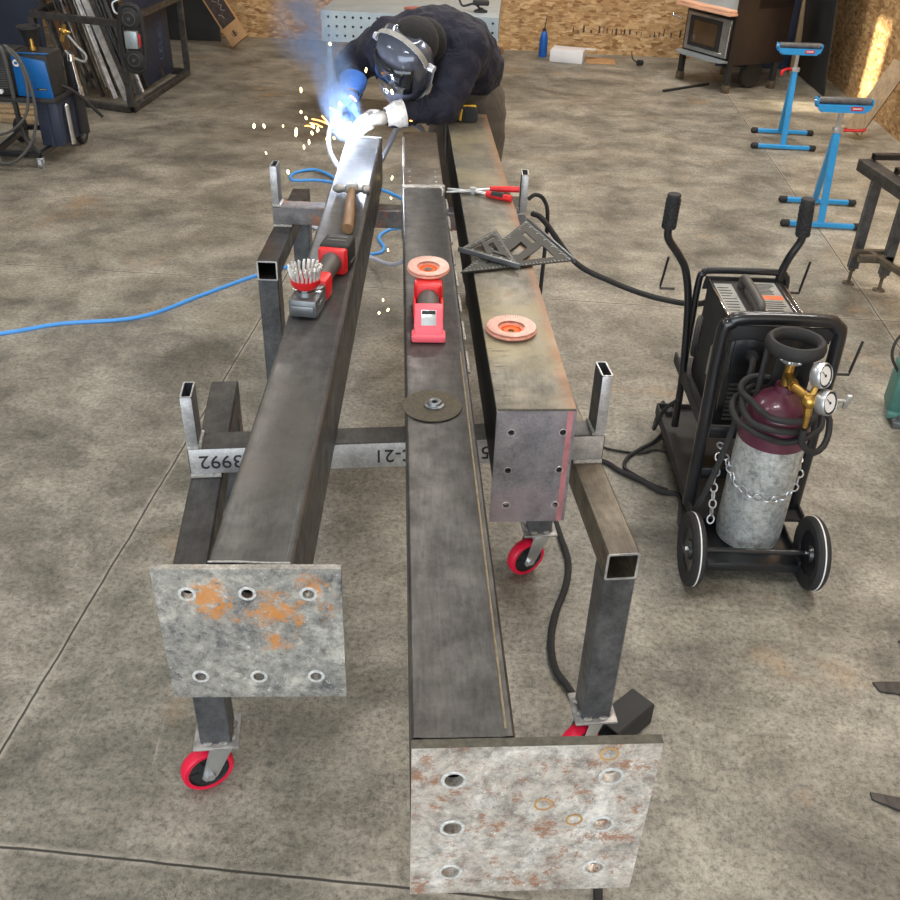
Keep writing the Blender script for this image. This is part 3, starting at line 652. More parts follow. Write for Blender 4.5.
# ---------------------------------------------------------------- the person welding
def skin(name,nodes,edges,parent,m,sub=2,root=0):
    me=bpy.data.meshes.new(name); me.from_pydata([n[0] for n in nodes],edges,[]); o=bpy.data.objects.new(name,me); link(o,parent,m)
    md=o.modifiers.new('skin','SKIN'); md.use_smooth_shade=True; md.branch_smoothing=.6
    sv=me.skin_vertices[0].data
    for i,n in enumerate(nodes):
        r=n[1]; sv[i].radius=r if isinstance(r,tuple) else (r,r)
    sv[root].use_root=True
    ss=o.modifiers.new('sub','SUBSURF'); ss.levels=sub; ss.render_levels=sub; return o
pr=thing('person','person in navy shirt and grey visor helmet bending over to weld the left beam','person',(0,0,0))
shR,elR,wrR=(-.285,4.02,1.245),(-.470,4.12,1.125),(-.445,3.885,1.075)
shL,elL,wrL=(-.005,4.02,1.225),(-.070,3.865,1.030),(-.285,3.770,1.012)
pel,sp1,chest,nk,hd=(.045,4.32,.97),(.03,4.22,1.10),(-.09,4.08,1.20),(-.17,3.98,1.25),(-.20,3.90,1.235)
hipL,knL,anL,toeL=(.090,4.30,.90),(.108,4.25,.50),(.098,4.33,.085),(.112,4.17,.035)
hipR,knR,anR,toeR=(-.04,4.33,.90),(-.10,4.26,.50),(-.11,4.34,.085),(-.14,4.18,.035)
N=[(pel,.07),(sp1,.07),(chest,.10),(nk,.055),(hd,.085),(shR,.055),(elR,.042),(wrR,.03),(shL,.055),(elL,.042),(wrL,.03),
   (hipL,.085),(knL,.058),(anL,.042),(toeL,.034),(hipR,.085),(knR,.058),(anR,.042),(toeR,.034)]
E_=[(0,1),(1,2),(2,3),(3,4),(2,5),(5,6),(6,7),(2,8),(8,9),(9,10),(0,11),(11,12),(12,13),(13,14),(0,15),(15,16),(16,17),(17,18)]
def flesh(name,segs,parent,m,vox=.014,smooth=6,fold=None):
    b=B()
    for a,ra,c,rc in segs:
        a,c=V(a),V(c); d=(c-a); n=max(2,int(d.length/(.45*min(ra,rc)))+1)
        for k in range(n+1):
            t=k/n; b.sphere(a.lerp(c,t),ra+(rc-ra)*t,(1,1,1),18,12)
    o=obj(name,b,m,parent,180); md=o.modifiers.new('remesh','REMESH'); md.mode='VOXEL'; md.voxel_size=vox; md.use_smooth_shade=True
    if fold:
        tx=bpy.data.textures.new(name+'_folds','CLOUDS'); tx.noise_scale=fold[0]; tx.noise_depth=1
        dm=o.modifiers.new('folds','DISPLACE'); dm.texture=tx; dm.texture_coords='LOCAL'; dm.strength=fold[1]; dm.mid_level=.5
    sm=o.modifiers.new('smooth','SMOOTH'); sm.factor=.5; sm.iterations=smooth
    dg=bpy.context.evaluated_depsgraph_get(); dg.update(); me=bpy.data.meshes.new_from_object(o.evaluated_get(dg)); o.modifiers.clear(); o.data=me; o.data.name=name
    o.data.materials.clear(); o.data.materials.append(m); return o
flesh('body',[(N[a][0],N[a][1],N[c][0],N[c][1]) for a,c in E_],pr,M['skin'],.014)
def lerp(a,b,t): return tuple(a[i]+(b[i]-a[i])*t for i in range(3))
# shirt: trunk and both sleeves in one surface
hipC=(.075,4.27,1.02)
sh=flesh('shirt',[((.00,4.31,1.055),.112,(.055,4.30,1.065),.112),((.045,4.27,1.11),.128,(-.01,4.19,1.18),.145),((-.01,4.19,1.18),.145,(-.10,4.08,1.225),.148),((-.10,4.08,1.225),.150,(-.155,4.01,1.25),.105),
  ((-.12,4.06,1.24),.135,shR,.098),((-.06,4.07,1.22),.135,shL,.110),(shR,.096,lerp(shR,elR,.55),.082),(lerp(shR,elR,.55),.082,elR,.070),(elR,.070,lerp(elR,wrR,.9),.048),
  (shL,.108,lerp(shL,elL,.5),.088),(lerp(shL,elL,.5),.088,elL,.064),(elL,.064,lerp(elL,wrL,.93),.042)],pr,M['navy_cloth'],.011,3,(.05,.030)); sh['label']='navy long sleeved shirt'
# folds ringing the forearm sleeve
A0,A1=V(elL),V(wrL)
for k in range(5):
    t=.16+k*.17; p=A0.lerp(A1,t); r=.0585-.021*t
    b=B(); b.torus(r,.0065,aim(p,(A1-A0)+V((.02*(k%2),.05,.09*((k%3)-1)))),30,8); obj('sleeve_fold',b,M['navy_cloth'],sh)
pa=flesh('trousers',[((-.02,4.31,.97),.112,(.08,4.30,.97),.108),((.03,4.31,.97),.118,(.03,4.31,1.07),.116),(hipL,.108,lerp(hipL,knL,.5),.092),(lerp(hipL,knL,.5),.092,knL,.078),(knL,.078,(anL[0],anL[1],.13),.068),((anL[0],anL[1],.13),.068,(anL[0],anL[1],.11),.068),
  (hipR,.108,lerp(hipR,knR,.5),.092),(lerp(hipR,knR,.5),.092,knR,.078),(knR,.078,(anR[0],anR[1],.13),.068)],pr,M['pants'],.013,4,(.09,.022))
for an,to in ((anL,toeL),(anR,toeR)):
    a,t=V(an),V(to); d=(t-a); d.z=0; d.normalize()
    b=B(frame((a.x,a.y,0),d,V((0,0,1)).cross(d),(0,0,1)))
    b.rings([[V((cx+rx*math.cos(q),ry*math.sin(q),z)) for q in [2*PI*j/20 for j in range(20)]] for z,cx,rx,ry in ((0,.075,.145,.052),(.025,.075,.148,.055),(.05,.075,.140,.052),(.075,.045,.105,.050),(.10,.01,.065,.048),(.15,0,.055,.050))])
    obj('boot',b,M['boot'],pr)
def hand(wrist,pdir,back,m,name,curl=1.0,side=1,k=1.0):
    """palm runs along pdir from the wrist; 'back' points out of the back of the hand; side=+1: thumb towards back x pdir"""
    f=V(pdir).normalized(); n=V(back); n=(n-f*n.dot(f)).normalized(); l=n.cross(f).normalized()*side; W=V(wrist)
    nodes=[(tuple(W),.030*k),(tuple(W+f*.045*k),(.036*k,.023*k)),(tuple(W+f*.085*k),(.040*k,.021*k))]; ed=[(0,1),(1,2)]
    g=skin(name,nodes,ed,pr,m,2)
    for i,(u,L) in enumerate(((.030,.070),(.010,.079),(-.011,.073),(-.031,.058))):
        p=W+f*.083*k+l*u*k; d=f.copy(); pts=[(tuple(p-f*.02*k),.0125*k),(tuple(p),.0125*k)]
        for j,(fr,ang) in enumerate(((.42,.75*curl),(.32,1.0*curl),(.26,.75*curl))):
            d=(Matrix.Rotation(ang,3,l*side*-1)@d if False else (d*math.cos(ang)-n*math.sin(ang)) ); nn=None
            p=p+d.normalized()*L*fr*k; pts.append((tuple(p),(.0118-.001*j)*k))
            n2=(n-d*n.dot(d)); 
        skin('glove_finger',pts,[(q,q+1) for q in range(len(pts)-1)],g,m,2)
    p=W+f*.030*k+l*.026*k; a=(l*.8+f*.55-n*.35).normalized(); q1=p+a*.042*k; q2=q1+(f*.85-n*.45+l*.05).normalized()*.034*k; q3=q2+(f*.6-n*.7-l*.25).normalized()*.026*k
    skin('glove_thumb',[(tuple(p-a*.01),.016*k),(tuple(q1),.0145*k),(tuple(q2),.0132*k),(tuple(q3),.0115*k)],[(0,1),(1,2),(2,3)],g,m,2)
    # gauntlet cuff
    c=B(); mt=aim(W-f*.055*k,f); c.lathe([(.050*k,0),(.047*k,.03),(.036*k,.062),(.033*k,.075),(.030*k,.075),(.033*k,.06),(.043*k,.028),(.046*k,.002)],mt,26,closed=True); obj('glove_cuff',c,m,g)
    return g
gr=hand(wrR,(-.06,-.80,-.55),(-.75,-.35,.55),M['glove_blue'],'glove',.75,-1,1.12); gr['label']='blue welding glove holding the torch'
gl=hand(wrL,(-.86,-.28,-.16),(-.05,-.45,.9),M['glove'],'glove',.55,-1,1.1); gl['label']='pale leather glove steadying the torch'
# helmet
Rv=V((.844,-.41,-.348)).normalized(); Fv=V((-.50,-.70,-.50)); Fv=(Fv-Rv*Fv.dot(Rv)).normalized(); Uv=-(Rv.cross(Fv)).normalized()
if Uv.z<0: Uv=-Uv
HC=V((-.214,3.835,1.232)); HM=frame(HC,Rv,Fv,Uv)
b=B(HM); rings=[]
nA=26
for h,w_,f_,bk in ((-.185,.050,.100,.030),(-.178,.066,.112,.02),(-.150,.084,.124,.005),(-.10,.102,.134,-.01),(-.04,.113,.138,-.02),(.03,.116,.134,-.025),(.075,.110,.118,-.02),(.095,.100,.100,-.01),(.104,.085,.082,.0),(.111,.066,.055,.0),(.115,.048,.022,.0)):
    rings.append([V((w_*math.sin(a)*(abs(math.sin(a))**-.12 if abs(math.sin(a))>.05 else 1),(f_*max(0,math.cos(a))**.8)+bk*0,h)) for a in [(-PI/2+PI*j/nA) for j in range(nA+1)]])
R=[[b.bm.verts.new(HM@p) for p in r] for r in rings]
for i in range(len(R)-1):
    for j in range(nA): b.bm.faces.new((R[i][j],R[i][j+1],R[i+1][j+1],R[i+1][j]))
hel=obj('visor_shell',b,M['visor'],pr,60); so_=hel.modifiers.new('s','SOLIDIFY'); so_.thickness=.006; hel['label']='grey glossy visor shell of the helmet'
# dark lens on the front of the shell
b=B(); R=[]
for h,f_,w_ in ((-.06,.1375,.1125),(-.02,.1385,.1145),(.02,.1350,.116),(.055,.127,.113)):
    R.append([b.bm.verts.new(HM@V((w_*1.0*math.sin(a)*(abs(math.sin(a))**-.12 if abs(math.sin(a))>.05 else 1),f_*max(0,math.cos(a))**.8+.003,h))) for a in [(-.85+1.7*j/16) for j in range(17)]])
for i in range(len(R)-1):
    for j in range(16): b.bm.faces.new((R[i][j],R[i][j+1],R[i+1][j+1],R[i+1][j]))
ln=obj('dark_lens',b,M['visor_dark'],hel,60); ln.modifiers.new('s','SOLIDIFY').thickness=.004
b=B(); b.tube([HM@V((.118*math.sin(a)*(abs(math.sin(a))**-.12 if abs(math.sin(a))>.05 else 1)*(.44+.56*min(1,1)) if False else w*math.sin(a),f_*max(0.02,math.cos(a))**.8,h)) for a,w,f_,h in [(-PI/2,.121,.1,.0),(-PI/2,.106,.1,-.10),(-PI/2,.088,.1,-.15),(-1.0,.078,.11,-.181),(-.4,.066,.105,-.188),(.4,.066,.105,-.188),(1.0,.078,.11,-.181),(PI/2,.088,.1,-.15),(PI/2,.106,.1,-.10),(PI/2,.121,.1,0)]],.0045,8,sub=4)
obj('visor_rim',b,M['visor_rim'],hel)
# small round pale emblem on the shell, left of centre and low
b=B(); fm=HM@T(-.012,.1375,-.085)@Rm(-PI/2,'X')@Rm(.5,'Z'); b.torus(.011,.0022,fm@Matrix.Diagonal((1,1,.4,1)),24,6); b.torus(.006,.002,fm@T(.004,0,0)@Matrix.Diagonal((1,1,.4,1)),20,6); b.box(-.014,.014,-.019,-.015,-.001,.001,mat=fm); obj('emblem',b,M['visor_rim'],hel)
b=B(HM); b.sphere((0,-.025,.035),.098,(1.0,1.10,.92),24,16); b.sphere((0,-.11,-.03),.085,(1.05,1.0,1.1),20,12); obj('hood',b,M['black_fabric'],pr,label='black cloth hood over the head')
b=B(HM); pts=[(.116*math.sin(a),.046+.02*math.cos(a),.045+.102*math.cos(a)) for a in [-1.5+3.0*k/14 for k in range(15)]]
rr=[]
for k,p in enumerate(pts):
    a=-1.5+3.0*k/14; n=V((math.sin(a),0.15,math.cos(a))).normalized(); s_=V((0,1,0)); 
    rr.append([V(p)+n*y+s_*x for x,y in ((-.011,-.002),(.011,-.002),(.011,.003),(-.011,.003))])
b.rings(rr); obj('headband',b,M['label_grey'],hel,label='grey headband strap')
for s_ in (-1,1):
    b=B(HM); b.cyl((s_*.112,.03,.035),(s_*.140,.03,.035),.015,.013,10); obj('knob',b,M['visor_rim'],hel)
# MIG torch and its hose, held in the right glove
WP=V((-.428,3.690,.962))
t=thing('welding_torch','MIG welding torch with black gooseneck, held in the blue glove at the bright arc','welding torch',tuple(WP))
q=lambda *p:(V(p)-WP)
b=B(); b.tube([q(-.463,3.83,1.035),q(-.465,3.79,1.02),q(-.452,3.745,1.012),q(-.436,3.715,.992)],.009,10); obj('gooseneck',b,M['black_matte'],t)
b=B(); b.cyl(q(-.438,3.718,.996),q(-.430,3.700,.974),.010,.008,14); obj('nozzle',b,M['brass'],t)
b=B(); b.tube([q(-.463,3.83,1.035),q(-.452,3.90,1.055),q(-.45,3.97,1.03)],.014,10); obj('grip',b,M['black_matte'],t)
b=B(); b.tube([q(-.45,3.97,1.03),q(-.50,3.95,.99),q(-.535,3.87,.93),q(-.530,3.80,.86),q(-.48,3.76,.80),q(-.40,3.765,.77),q(-.33,3.80,.82),q(-.285,3.82,.90),q(-.25,3.86,.95),q(-.16,3.98,.90),q(-.17,4.10,.6),q(-.26,4.3,.2),q(-.5,4.8,.02),q(-1.0,5.4,.02)],.0105,10,sub=8); obj('hose',b,M['hose_pale'],t)
t=thing('welding_arc','blinding blue-white welding arc at the far end of the left beam','welding arc',tuple(WP))
b=B(); b.sphere((0,0,-.004),.013,(1.3,1,.8),16,10); obj('arc_core',b,M['arc'],t)
pl=bpy.data.lights.new('arc_light','POINT'); pl.energy=8; pl.color=(.72,.82,1.0); pl.shadow_soft_size=.02
po=bpy.data.objects.new('arc_light',pl); COL.objects.link(po); po.location=WP+V((-.030,-.055,.034))
# fume rising from the arc
m=bpy.data.materials.new('fume'); m.use_nodes=True; nt=m.node_tree; nt.nodes.remove(nt.nodes['Principled BSDF'])
out=nt.nodes['Material Output']; vo=nt.nodes.new('ShaderNodeVolumePrincipled'); vo.inputs['Color'].default_value=(.42,.62,1.0,1); vo.inputs['Anisotropy'].default_value=.1
geo=nt.nodes.new('ShaderNodeNewGeometry'); ws=nt.nodes.new('ShaderNodeTexNoise'); ws.inputs['Scale'].default_value=11; ws.inputs['Detail'].default_value=6; ws.inputs['Roughness'].default_value=.65; ws.inputs['Distortion'].default_value=1.2; nt.links.new(geo.outputs['Position'],ws.inputs['Vector'])
ln_=nt.nodes.new('ShaderNodeVectorMath'); ln_.operation='LENGTH'; nt.links.new(coords(nt),ln_.inputs[0])
fall=ramp(nt,ln_.outputs['Value'],[(.15,1),(.98,0)],'EASE'); wisp=ramp(nt,ws.outputs['Fac'],[(.40,0),(.60,1)])
oi=nt.nodes.new('ShaderNodeObjectInfo'); sc=nt.nodes.new('ShaderNodeSeparateColor'); nt.links.new(oi.outputs['Color'],sc.inputs[0])
def mu(a,c):
    q=nt.nodes.new('ShaderNodeMath'); q.operation='MULTIPLY'
    for i_,x in enumerate((a,c)):
        if isinstance(x,(int,float)): q.inputs[i_].default_value=x
        else: nt.links.new(x,q.inputs[i_])
    return q.outputs[0]
nt.links.new(mu(mu(mu(fall,wisp),sc.outputs[0]),22.0),vo.inputs['Density']); nt.links.new(vo.outputs[0],out.inputs['Volume'])
sm=thing('welding_fume','blue-white welding smoke drifting up and left from the arc','smoke',(0,0,0)); sm['kind']='stuff'
for (x,y,z,rx,rz_,tilt,den) in ((-.440,3.70,1.00,.085,.085,0,1.9),(-.475,3.73,1.07,.095,.13,-.3,1.2),(-.50,3.76,1.16,.11,.14,-.4,.50),(-.55,3.79,1.25,.13,.16,-.5,.48),(-.62,3.83,1.33,.14,.17,-.5,.40),(-.60,3.86,1.46,.14,.17,-.1,.32),(-.68,3.86,1.26,.09,.13,-.6,.25),(-.64,3.88,1.60,.13,.15,0,.25)):
    b=B(); b.sphere((0,0,0),1,(1,1,1),24,14); o=obj('smoke_puff',b,m,sm); o.location=(x,y,z); o.scale=(rx,rx,rz_); o.rotation_euler=(0,tilt,0); o.color=(den,den,den,1); o['kind']='stuff'
# sparks
SP=[(278,368),(246,368),(357,124),(298,338),(253,341),(348,152),(258,157)]
camR=cam_basis()
def at_y(px,py,Y):
    d=camR@V((px-450,450-py,-930)); return V((0,0,CH))+d*(Y/d.y)
SP=[(301,90),(301,112),(306,118),(313,126),(296,134),(317,131),(283,126),(254,126),(264,126),(296,131),(266,153),(304,147),(330,44),(318,129),(392,92),(392,178),(391,198),(388,250),(379,313),(383,300),(388,310),(366,70),(288,172),(334,138),(327,139),(309,142),(340,104),(312,133)]
b=B(); b.sphere((0,0,0),.004,(1,1,1.3),8,6); s0=None; rs=random.Random(11)
me=None
for k,(x,y) in enumerate(SP):
    Y=3.70+rs.uniform(-.12,.16) if y<170 else 3.70+rs.uniform(-.1,.1)
    if k==0: o=obj('spark',b,M['spark']); s0=o
    else: o=s0.copy(); COL.objects.link(o)
    o.location=at_y(x,y,Y); f=rs.uniform(.6,1.35); o.scale=(f*.9,f,f*rs.uniform(1,2.0)); o.rotation_euler=(0,rs.uniform(-.5,.5),0)
    tag(o,'tiny glowing yellow spark flying off the welding arc','spark','sparks around the welding arc')
SO=[((312,119),(328,124)),((310,123),(322,127)),((322,116),(331,128)),((305,126),(312,127)),((350,96),(356,101)),((400,120),(412,121)),((330,108),(341,116))]
for k,(p,q_) in enumerate(SO):
    Y=3.68+.02*k; a,c=at_y(*p,Y),at_y(*q_,Y-.03); b=B(); b.tube([a-a,(c-a)*.5+V((0,0,.003)),c-a],.0022,6,sub=3); o=obj('spark_streak',b,M['spark_orange']); o.location=a
    tag(o,'orange streak of a spark flying left of the welding arc','spark','orange spark streaks beside the arc')
# ---------------------------------------------------------------- welder cart on the right
ct=thing('welder_cart','black two-handled welder cart with big wheels, carrying a silver gas cylinder','cart',(.97,2.30,0))
def wheel(parent,x,y,r,w,M1,M2,name='wheel',stripe=False):
    P=T(x,y,r)@Rm(PI/2,'Y')
    b=B(P); b.lathe([(r*.62,-w*.35),(r*.80,-w*.42),(r*.93,-w*.5),(r,-w*.3),(r,w*.3),(r*.93,w*.5),(r*.80,w*.42),(r*.62,w*.35)],n=44,closed=True); o=obj(name,b,M1,parent)
    b=B(P); b.lathe([(.010,-w*.45),(.030,-w*.42),(.034,-w*.15),(r*.60,-w*.2),(r*.64,-w*.36),(r*.64,w*.36),(r*.60,w*.2),(.034,w*.15),(.030,w*.42),(.010,w*.45)],n=36)
    obj('wheel_rim',b,M2,o)
    b=B(P); b.cyl((0,0,-w*.6),(0,0,w*.6),.009,.009,12); obj('axle_cap',b,M['chrome'],o)
    if stripe:
        b=B(P); b.lathe([(r*1.0,-.002),(r*1.006,-.002),(r*1.006,.002),(r*1.0,.002)],n=60,closed=True); obj('white_stripe',b,M['gauge_white'],o)
    return o
wheel(ct,-.208,-.045,.116,.038,M['rubber'],M['black_paint'],'wheel',True)
wheel(ct,.165,-.045,.116,.038,M['rubber'],M['black_paint'],'wheel',True)
for s in (-1,1):
    b=B(); P=T(-.12+.2*(s>0)+.04,.78,.04)@Rm(PI/2,'Y')
b=B(); b.box(-.155,.135,-.055,.29,.055,.067,.003); b.box(-.155,.135,-.060,-.052,.045,.075,.002); b.box(-.16,-.152,-.055,.30,.055,.085,.002); b.box(.132,.14,-.055,.30,.055,.085,.002); b.cyl((-.20,-.045,.116),(.155,-.045,.116),.009); obj('tank_tray',b,M['black_paint'],ct)
b=B(); b.prism([(-.165,.14),(.19,.14),(.20,.83),(-.17,.83)],.095,.105); b.box(-.173,-.165,.14,.83,.08,.125,.002); b.box(.19,.198,.14,.83,.08,.125,.002); b.box(-.17,.2,.826,.834,.08,.125,.002); obj('shelf',b,M['black_matte'],ct)
for (x,y) in ((-.13,.79),(.17,.79)):
    b=B(); b.box(x-.014,x+.014,y-.02,y+.02,.055,.125,.003); b.cyl((x-.012,y-.02,.03),(x+.012,y-.02,.03),.03,.03,20); obj('caster',b,M['black_matte'],ct)
b=B(); b.box(-.14,.19,.34,.80,.335,.345,.002); b.box(-.146,-.138,.34,.80,.325,.365); b.box(.186,.194,.34,.80,.325,.365); obj('shelf',b,M['black_matte'],ct)
def hoop(y0,y1,zt,xl,xr,zb,r=.017,rad=.06):
    return [(xl,y0,zb),(xl,y0+(y1-y0)*.5,(zb+zt-rad)/2),(xl,y1,zt-rad),(xl+rad*.3,y1,zt-rad*.3),(xl+rad,y1,zt),(xr-rad,y1,zt),(xr-rad*.3,y1,zt-rad*.3),(xr,y1,zt-rad),(xr,y0+(y1-y0)*.5,(zb+zt-rad)/2),(xr,y0,zb)]
b=B(); b.tube(hoop(.215,.235,.775,-.165,.185,.10),.021,14,sub=5); obj('frame_hoop',b,M['black_paint'],ct)
b=B()
b.box(-.145,.165,.228,.236,.712,.752,.002); b.tube([(-.15,.24,.70),(-.08,.255,.705),(.0,.25,.70),(.08,.262,.705),(.165,.25,.70)],.010,8); obj('hoop_plate',b,M['black_matte'],ct)
b=B()
for s in (-1,1): b.box(-.165 if s<0 else .175,-.155 if s<0 else .187,.22,.25,.16,.66,.002)
for z in (.36,.20): b.box(-.165,.187,.25,.262,z-.02,z+.02,.002)
obj('bracket',b,M['black_paint'],ct)
b=B(); b.tube(hoop(.69,.705,.73,-.135,.165,.34,rad=.04),.012,10); obj('frame_hoop',b,M['black_paint'],ct)
b=B(); b.prism([(-.12,.0),(.155,0),(.15,.045),(-.115,.045)],-.004,.004,mat=T(0,.70,.665)@Rm(PI/2,'X')); obj('hoop_panel',b,M['black_matte'],ct)
for xb,xk,xg in ((-.130,-.190,-.272),(.175,.168,.170)):
    s=-1 if xb<0 else 1
    if s<0: P=[(-.135,.66,.13),(-.140,.67,.35),(-.160,.69,.60),(-.185,.70,.72),(-.215,.70,.775),(-.262,.70,.835),(-.270,.70,.87),(-.268,.70,.90)]; G=((-.270,.70,.875),(-.268,.70,.985))
    else: P=[(.18,.66,.13),(.175,.67,.35),(.150,.69,.60),(.135,.70,.70),(.150,.70,.78),(.178,.70,.85),(.175,.70,.90)]; G=((.178,.70,.865),(.168,.70,.985))
    b=B(); b.tube(P,.0135,12); h=obj('handle_bar',b,M['black_paint'],ct)
    b=B(); b.cyl(G[0],G[1],.0215,.0215,20); b.cyl(G[1],(G[1][0],G[1][1],G[1][2]+.006),.0235,.021,20); g=obj('hand_grip',b,M['rubber'],h)
    b=B()
    for k in range(8):
        for j in range(9):
            a=2*PI*(j+.5*(k%2))/9; z=G[0][2]+.008+k*.0125; f=(z-G[0][2])/(G[1][2]-G[0][2]); cx=G[0][0]+(G[1][0]-G[0][0])*f
            b.box(-.0025,.0025,-.005,.005,-.005,.005,mat=T(cx,.70,z)@Rm(a,'Z')@T(.0215,0,0)@Rm(PI/4,'X'))
    obj('grip_texture',b,M['black_matte'],g)['kind']='stuff'
for y,x0,x1,z in ((.23,.19,.245,.60),(.70,.165,.215,.66),(.70,-.215,-.265,.66)):
    b=B(); b.tube([(x0,y,z),(x1,y,z),(x1,y,z+.01),(x1+.012,y,z+.115)],.0045,8,smooth=False,flat=1); obj('cable_hook',b,M['black_paint'],ct)
b=B(); b.torus(.058,.011,T(-.175,.46,.60)@Rm(PI/2,'Y')@Rm(.3,'X'),30,8); obj('cable_ring',b,M['black_matte'],ct)
# the welding machine standing on the cart
wm=thing('welding_machine','black welding machine with warning labels on top, standing on the right cart','welding machine',(.985,2.83,.345))
b=B(); b.box(-.125,.125,-.20,.16,.0,.36,.012); obj('case',b,M['black_matte'],wm)
b=B(); b.box(-.122,.122,-.215,-.198,.01,.355,.006); b.box(-.11,.11,-.22,-.21,.20,.33,.004); fp=obj('control_panel',b,M['black_paint'],wm)
b=B()
for k in range(9): b.box(-.10,.02,-.221,-.216,.03+k*.016,.037+k*.016)
obj('vent_louvres',b,M['tool_grey'],fp)
b=B(); b.cyl((-.055,-.215,.27),(-.055,-.25,.275),.019,.017,18); b.cyl((-.0,-.215,.285),(-.0,-.235,.285),.012,.010,14); obj('cable_socket',b,M['black_matte'],fp)
b=B(); b.cyl((-.045,-.216,.06),(-.045,-.26,.06),.012,.010,12); obj('gas_fitting',b,M['brass'],fp)
b=B(); b.box(-.115,-.055,-.17,.12,.3602,.3612); l1=obj('warning_label',b,M['label_grey'],wm,label='small pale label left of the handle')
b=B(); b.box(.010,.095,-.17,.14,.3602,.3612); l2=obj('warning_label',b,M['label_grey'],wm,label='larger pale label with an orange band')
b=B(); b.box(.013,.092,.0,.032,.3613,.3618); obj('orange_band',b,M['label_orange'],l2)
b=B(); rs=random.Random(4)
for k in range(9):
    y=(.042+k*.011) if k<8 else -.02; b.box(.016,.016+rs.uniform(.05,.072),y,y+.006,.3613,.3617)
for k in range(8): b.box(.016,.016+rs.uniform(.05,.07),-.155+k*.017,-.149+k*.017,.3613,.3617)
obj('printed_lines',b,M['black_matte'],l2)
b=B()
for k in range(12): y=-.16+k*.022; b.box(-.110,-.110+rs.uniform(.03,.048),y,y+.007,.3613,.3617)
obj('printed_lines',b,M['black_matte'],l1)
b=B(); b.box(-.125,-.119,-.19,.15,.3602,.366,.001); b.box(.119,.125,-.19,.15,.3602,.366,.001); b.box(.103,.108,-.19,.15,.3602,.364,.001); b.box(.000,.005,-.19,.15,.3602,.364,.001); obj('top_trim',b,M['chrome'],wm)
b=B(); b.tube([(-.025,.10,.362),(-.025,.09,.395),(-.025,.04,.402),(-.025,-.08,.402),(-.025,-.13,.395),(-.025,-.14,.362)],.014,12); obj('carry_handle',b,M['tool_grey'],wm)
b=B(); b.prism([(-.17,.10),(-.03,.10),(-.03,.20),(-.10,.26),(-.17,.26)],-.1255,-.1262,mat=frame((0,0,0),(0,1,0),(0,0,1),(1,0,0))); obj('side_label',b,M['label_grey'],wm)
# gas cylinder
gc=thing('gas_cylinder','scuffed silver gas cylinder with maroon shoulder and brass regulator, chained to the right cart','gas cylinder',(.975,2.395,.068))
b=B(); b.lathe([(.085,0),(.098,.010),(.1015,.03),(.1015,.385)],n=56); obj('cylinder_wall',b,M['cyl_silver'],gc)
b=B(); b.lathe([(.1018,.384),(.1018,.43),(.098,.465),(.085,.500),(.065,.523),(.045,.535),(.03,.545),(.028,.565),(.0,.566)],n=56); obj('maroon_shoulder',b,M['cyl_maroon'],gc,label='glossy maroon shoulder of the cylinder')
b=B(); b.torus(.072,.014,T(0,.0,.695),44,10,1.5)
for a in (2.6,.55,-PI/2+PI): b.box(-.020,.020,-.006,.006,.50,.69,.003,mat=Rm(a,'Z')@T(.072,0,0)@Rm(PI/2,'Z'))
obj('valve_guard',b,M['rubber'],gc)
b=B(); b.cyl((0,0,.56),(0,0,.635),.015,.013,14); b.cyl((0,-.0,.60),(.0,-.05,.595),.014,.013,8); b.cyl((0,-.045,.595),(.0,-.065,.594),.017,.017,6); vb=obj('valve_body',b,M['brass'],gc)
b=B(); b.lathe([(.0,.635),(.012,.636),(.028,.640),(.030,.650),(.024,.656),(.010,.657),(0,.656)],n=24)
for k in range(6): b.sphere((.028*math.cos(k*PI/3),.028*math.sin(k*PI/3),.648),.008,(1,1,.9),8,6)
obj('hand_wheel',b,M['zinc'],gc)
b=B(); b.cyl((0,-.065,.594),(.022,-.11,.588),.013,.013,14); b.sphere((.030,-.118,.580),.024,(1,1,1),16,10); b.cyl((.030,-.118,.580),(.034,-.122,.535),.014,.012,6); b.cyl((.034,-.122,.54),(.035,-.124,.495),.011,.007,12); b.cyl((.03,-.118,.585),(.045,-.112,.64),.009,.009,10); b.cyl((.03,-.118,.58),(.07,-.118,.578),.010,.010,10); rg=obj('regulator',b,M['brass'],gc)
for c,d_ in (((.048,-.105,.655),(.62,-.72,.30)),((.072,-.128,.582),(.60,-.74,.30))):
    mt=aim(c,d_); b=B(mt); b.lathe([(0,-.014),(.034,-.014),(.037,-.009),(.037,.012),(.034,.017),(.033,.013),(0,.013)],n=32); ga=obj('gauge',b,M['zinc'],rg)
    b=B(mt); b.lathe([(.0,.0134),(.0325,.0134),(.0325,.0142),(0,.0142)],n=30); obj('gauge_face',b,M['gauge_white'],ga)
    b=B(mt); b.box(-.001,.001,0,.020,.0143,.0152,mat=Rm(.7,'Z')); b.cyl((0,0,.0143),(0,0,.0165),.004); b.lathe([(.027,.0142),(.0325,.0142),(.0325,.0150),(.027,.0150)],n=30,closed=True); obj('gauge_dial',b,M['black_matte'],ga)
b=B(); b.box(-.004,.004,-.026,.026,-.008,.008,.003,mat=T(.142,-.108,.575)@Rm(.25,'X')@Rm(PI/2,'Y')@Rm(PI/2,'Z')); b.cyl((.108,-.112,.58),(.14,-.108,.577),.005); obj('adjusting_screw',b,M['zinc'],rg)
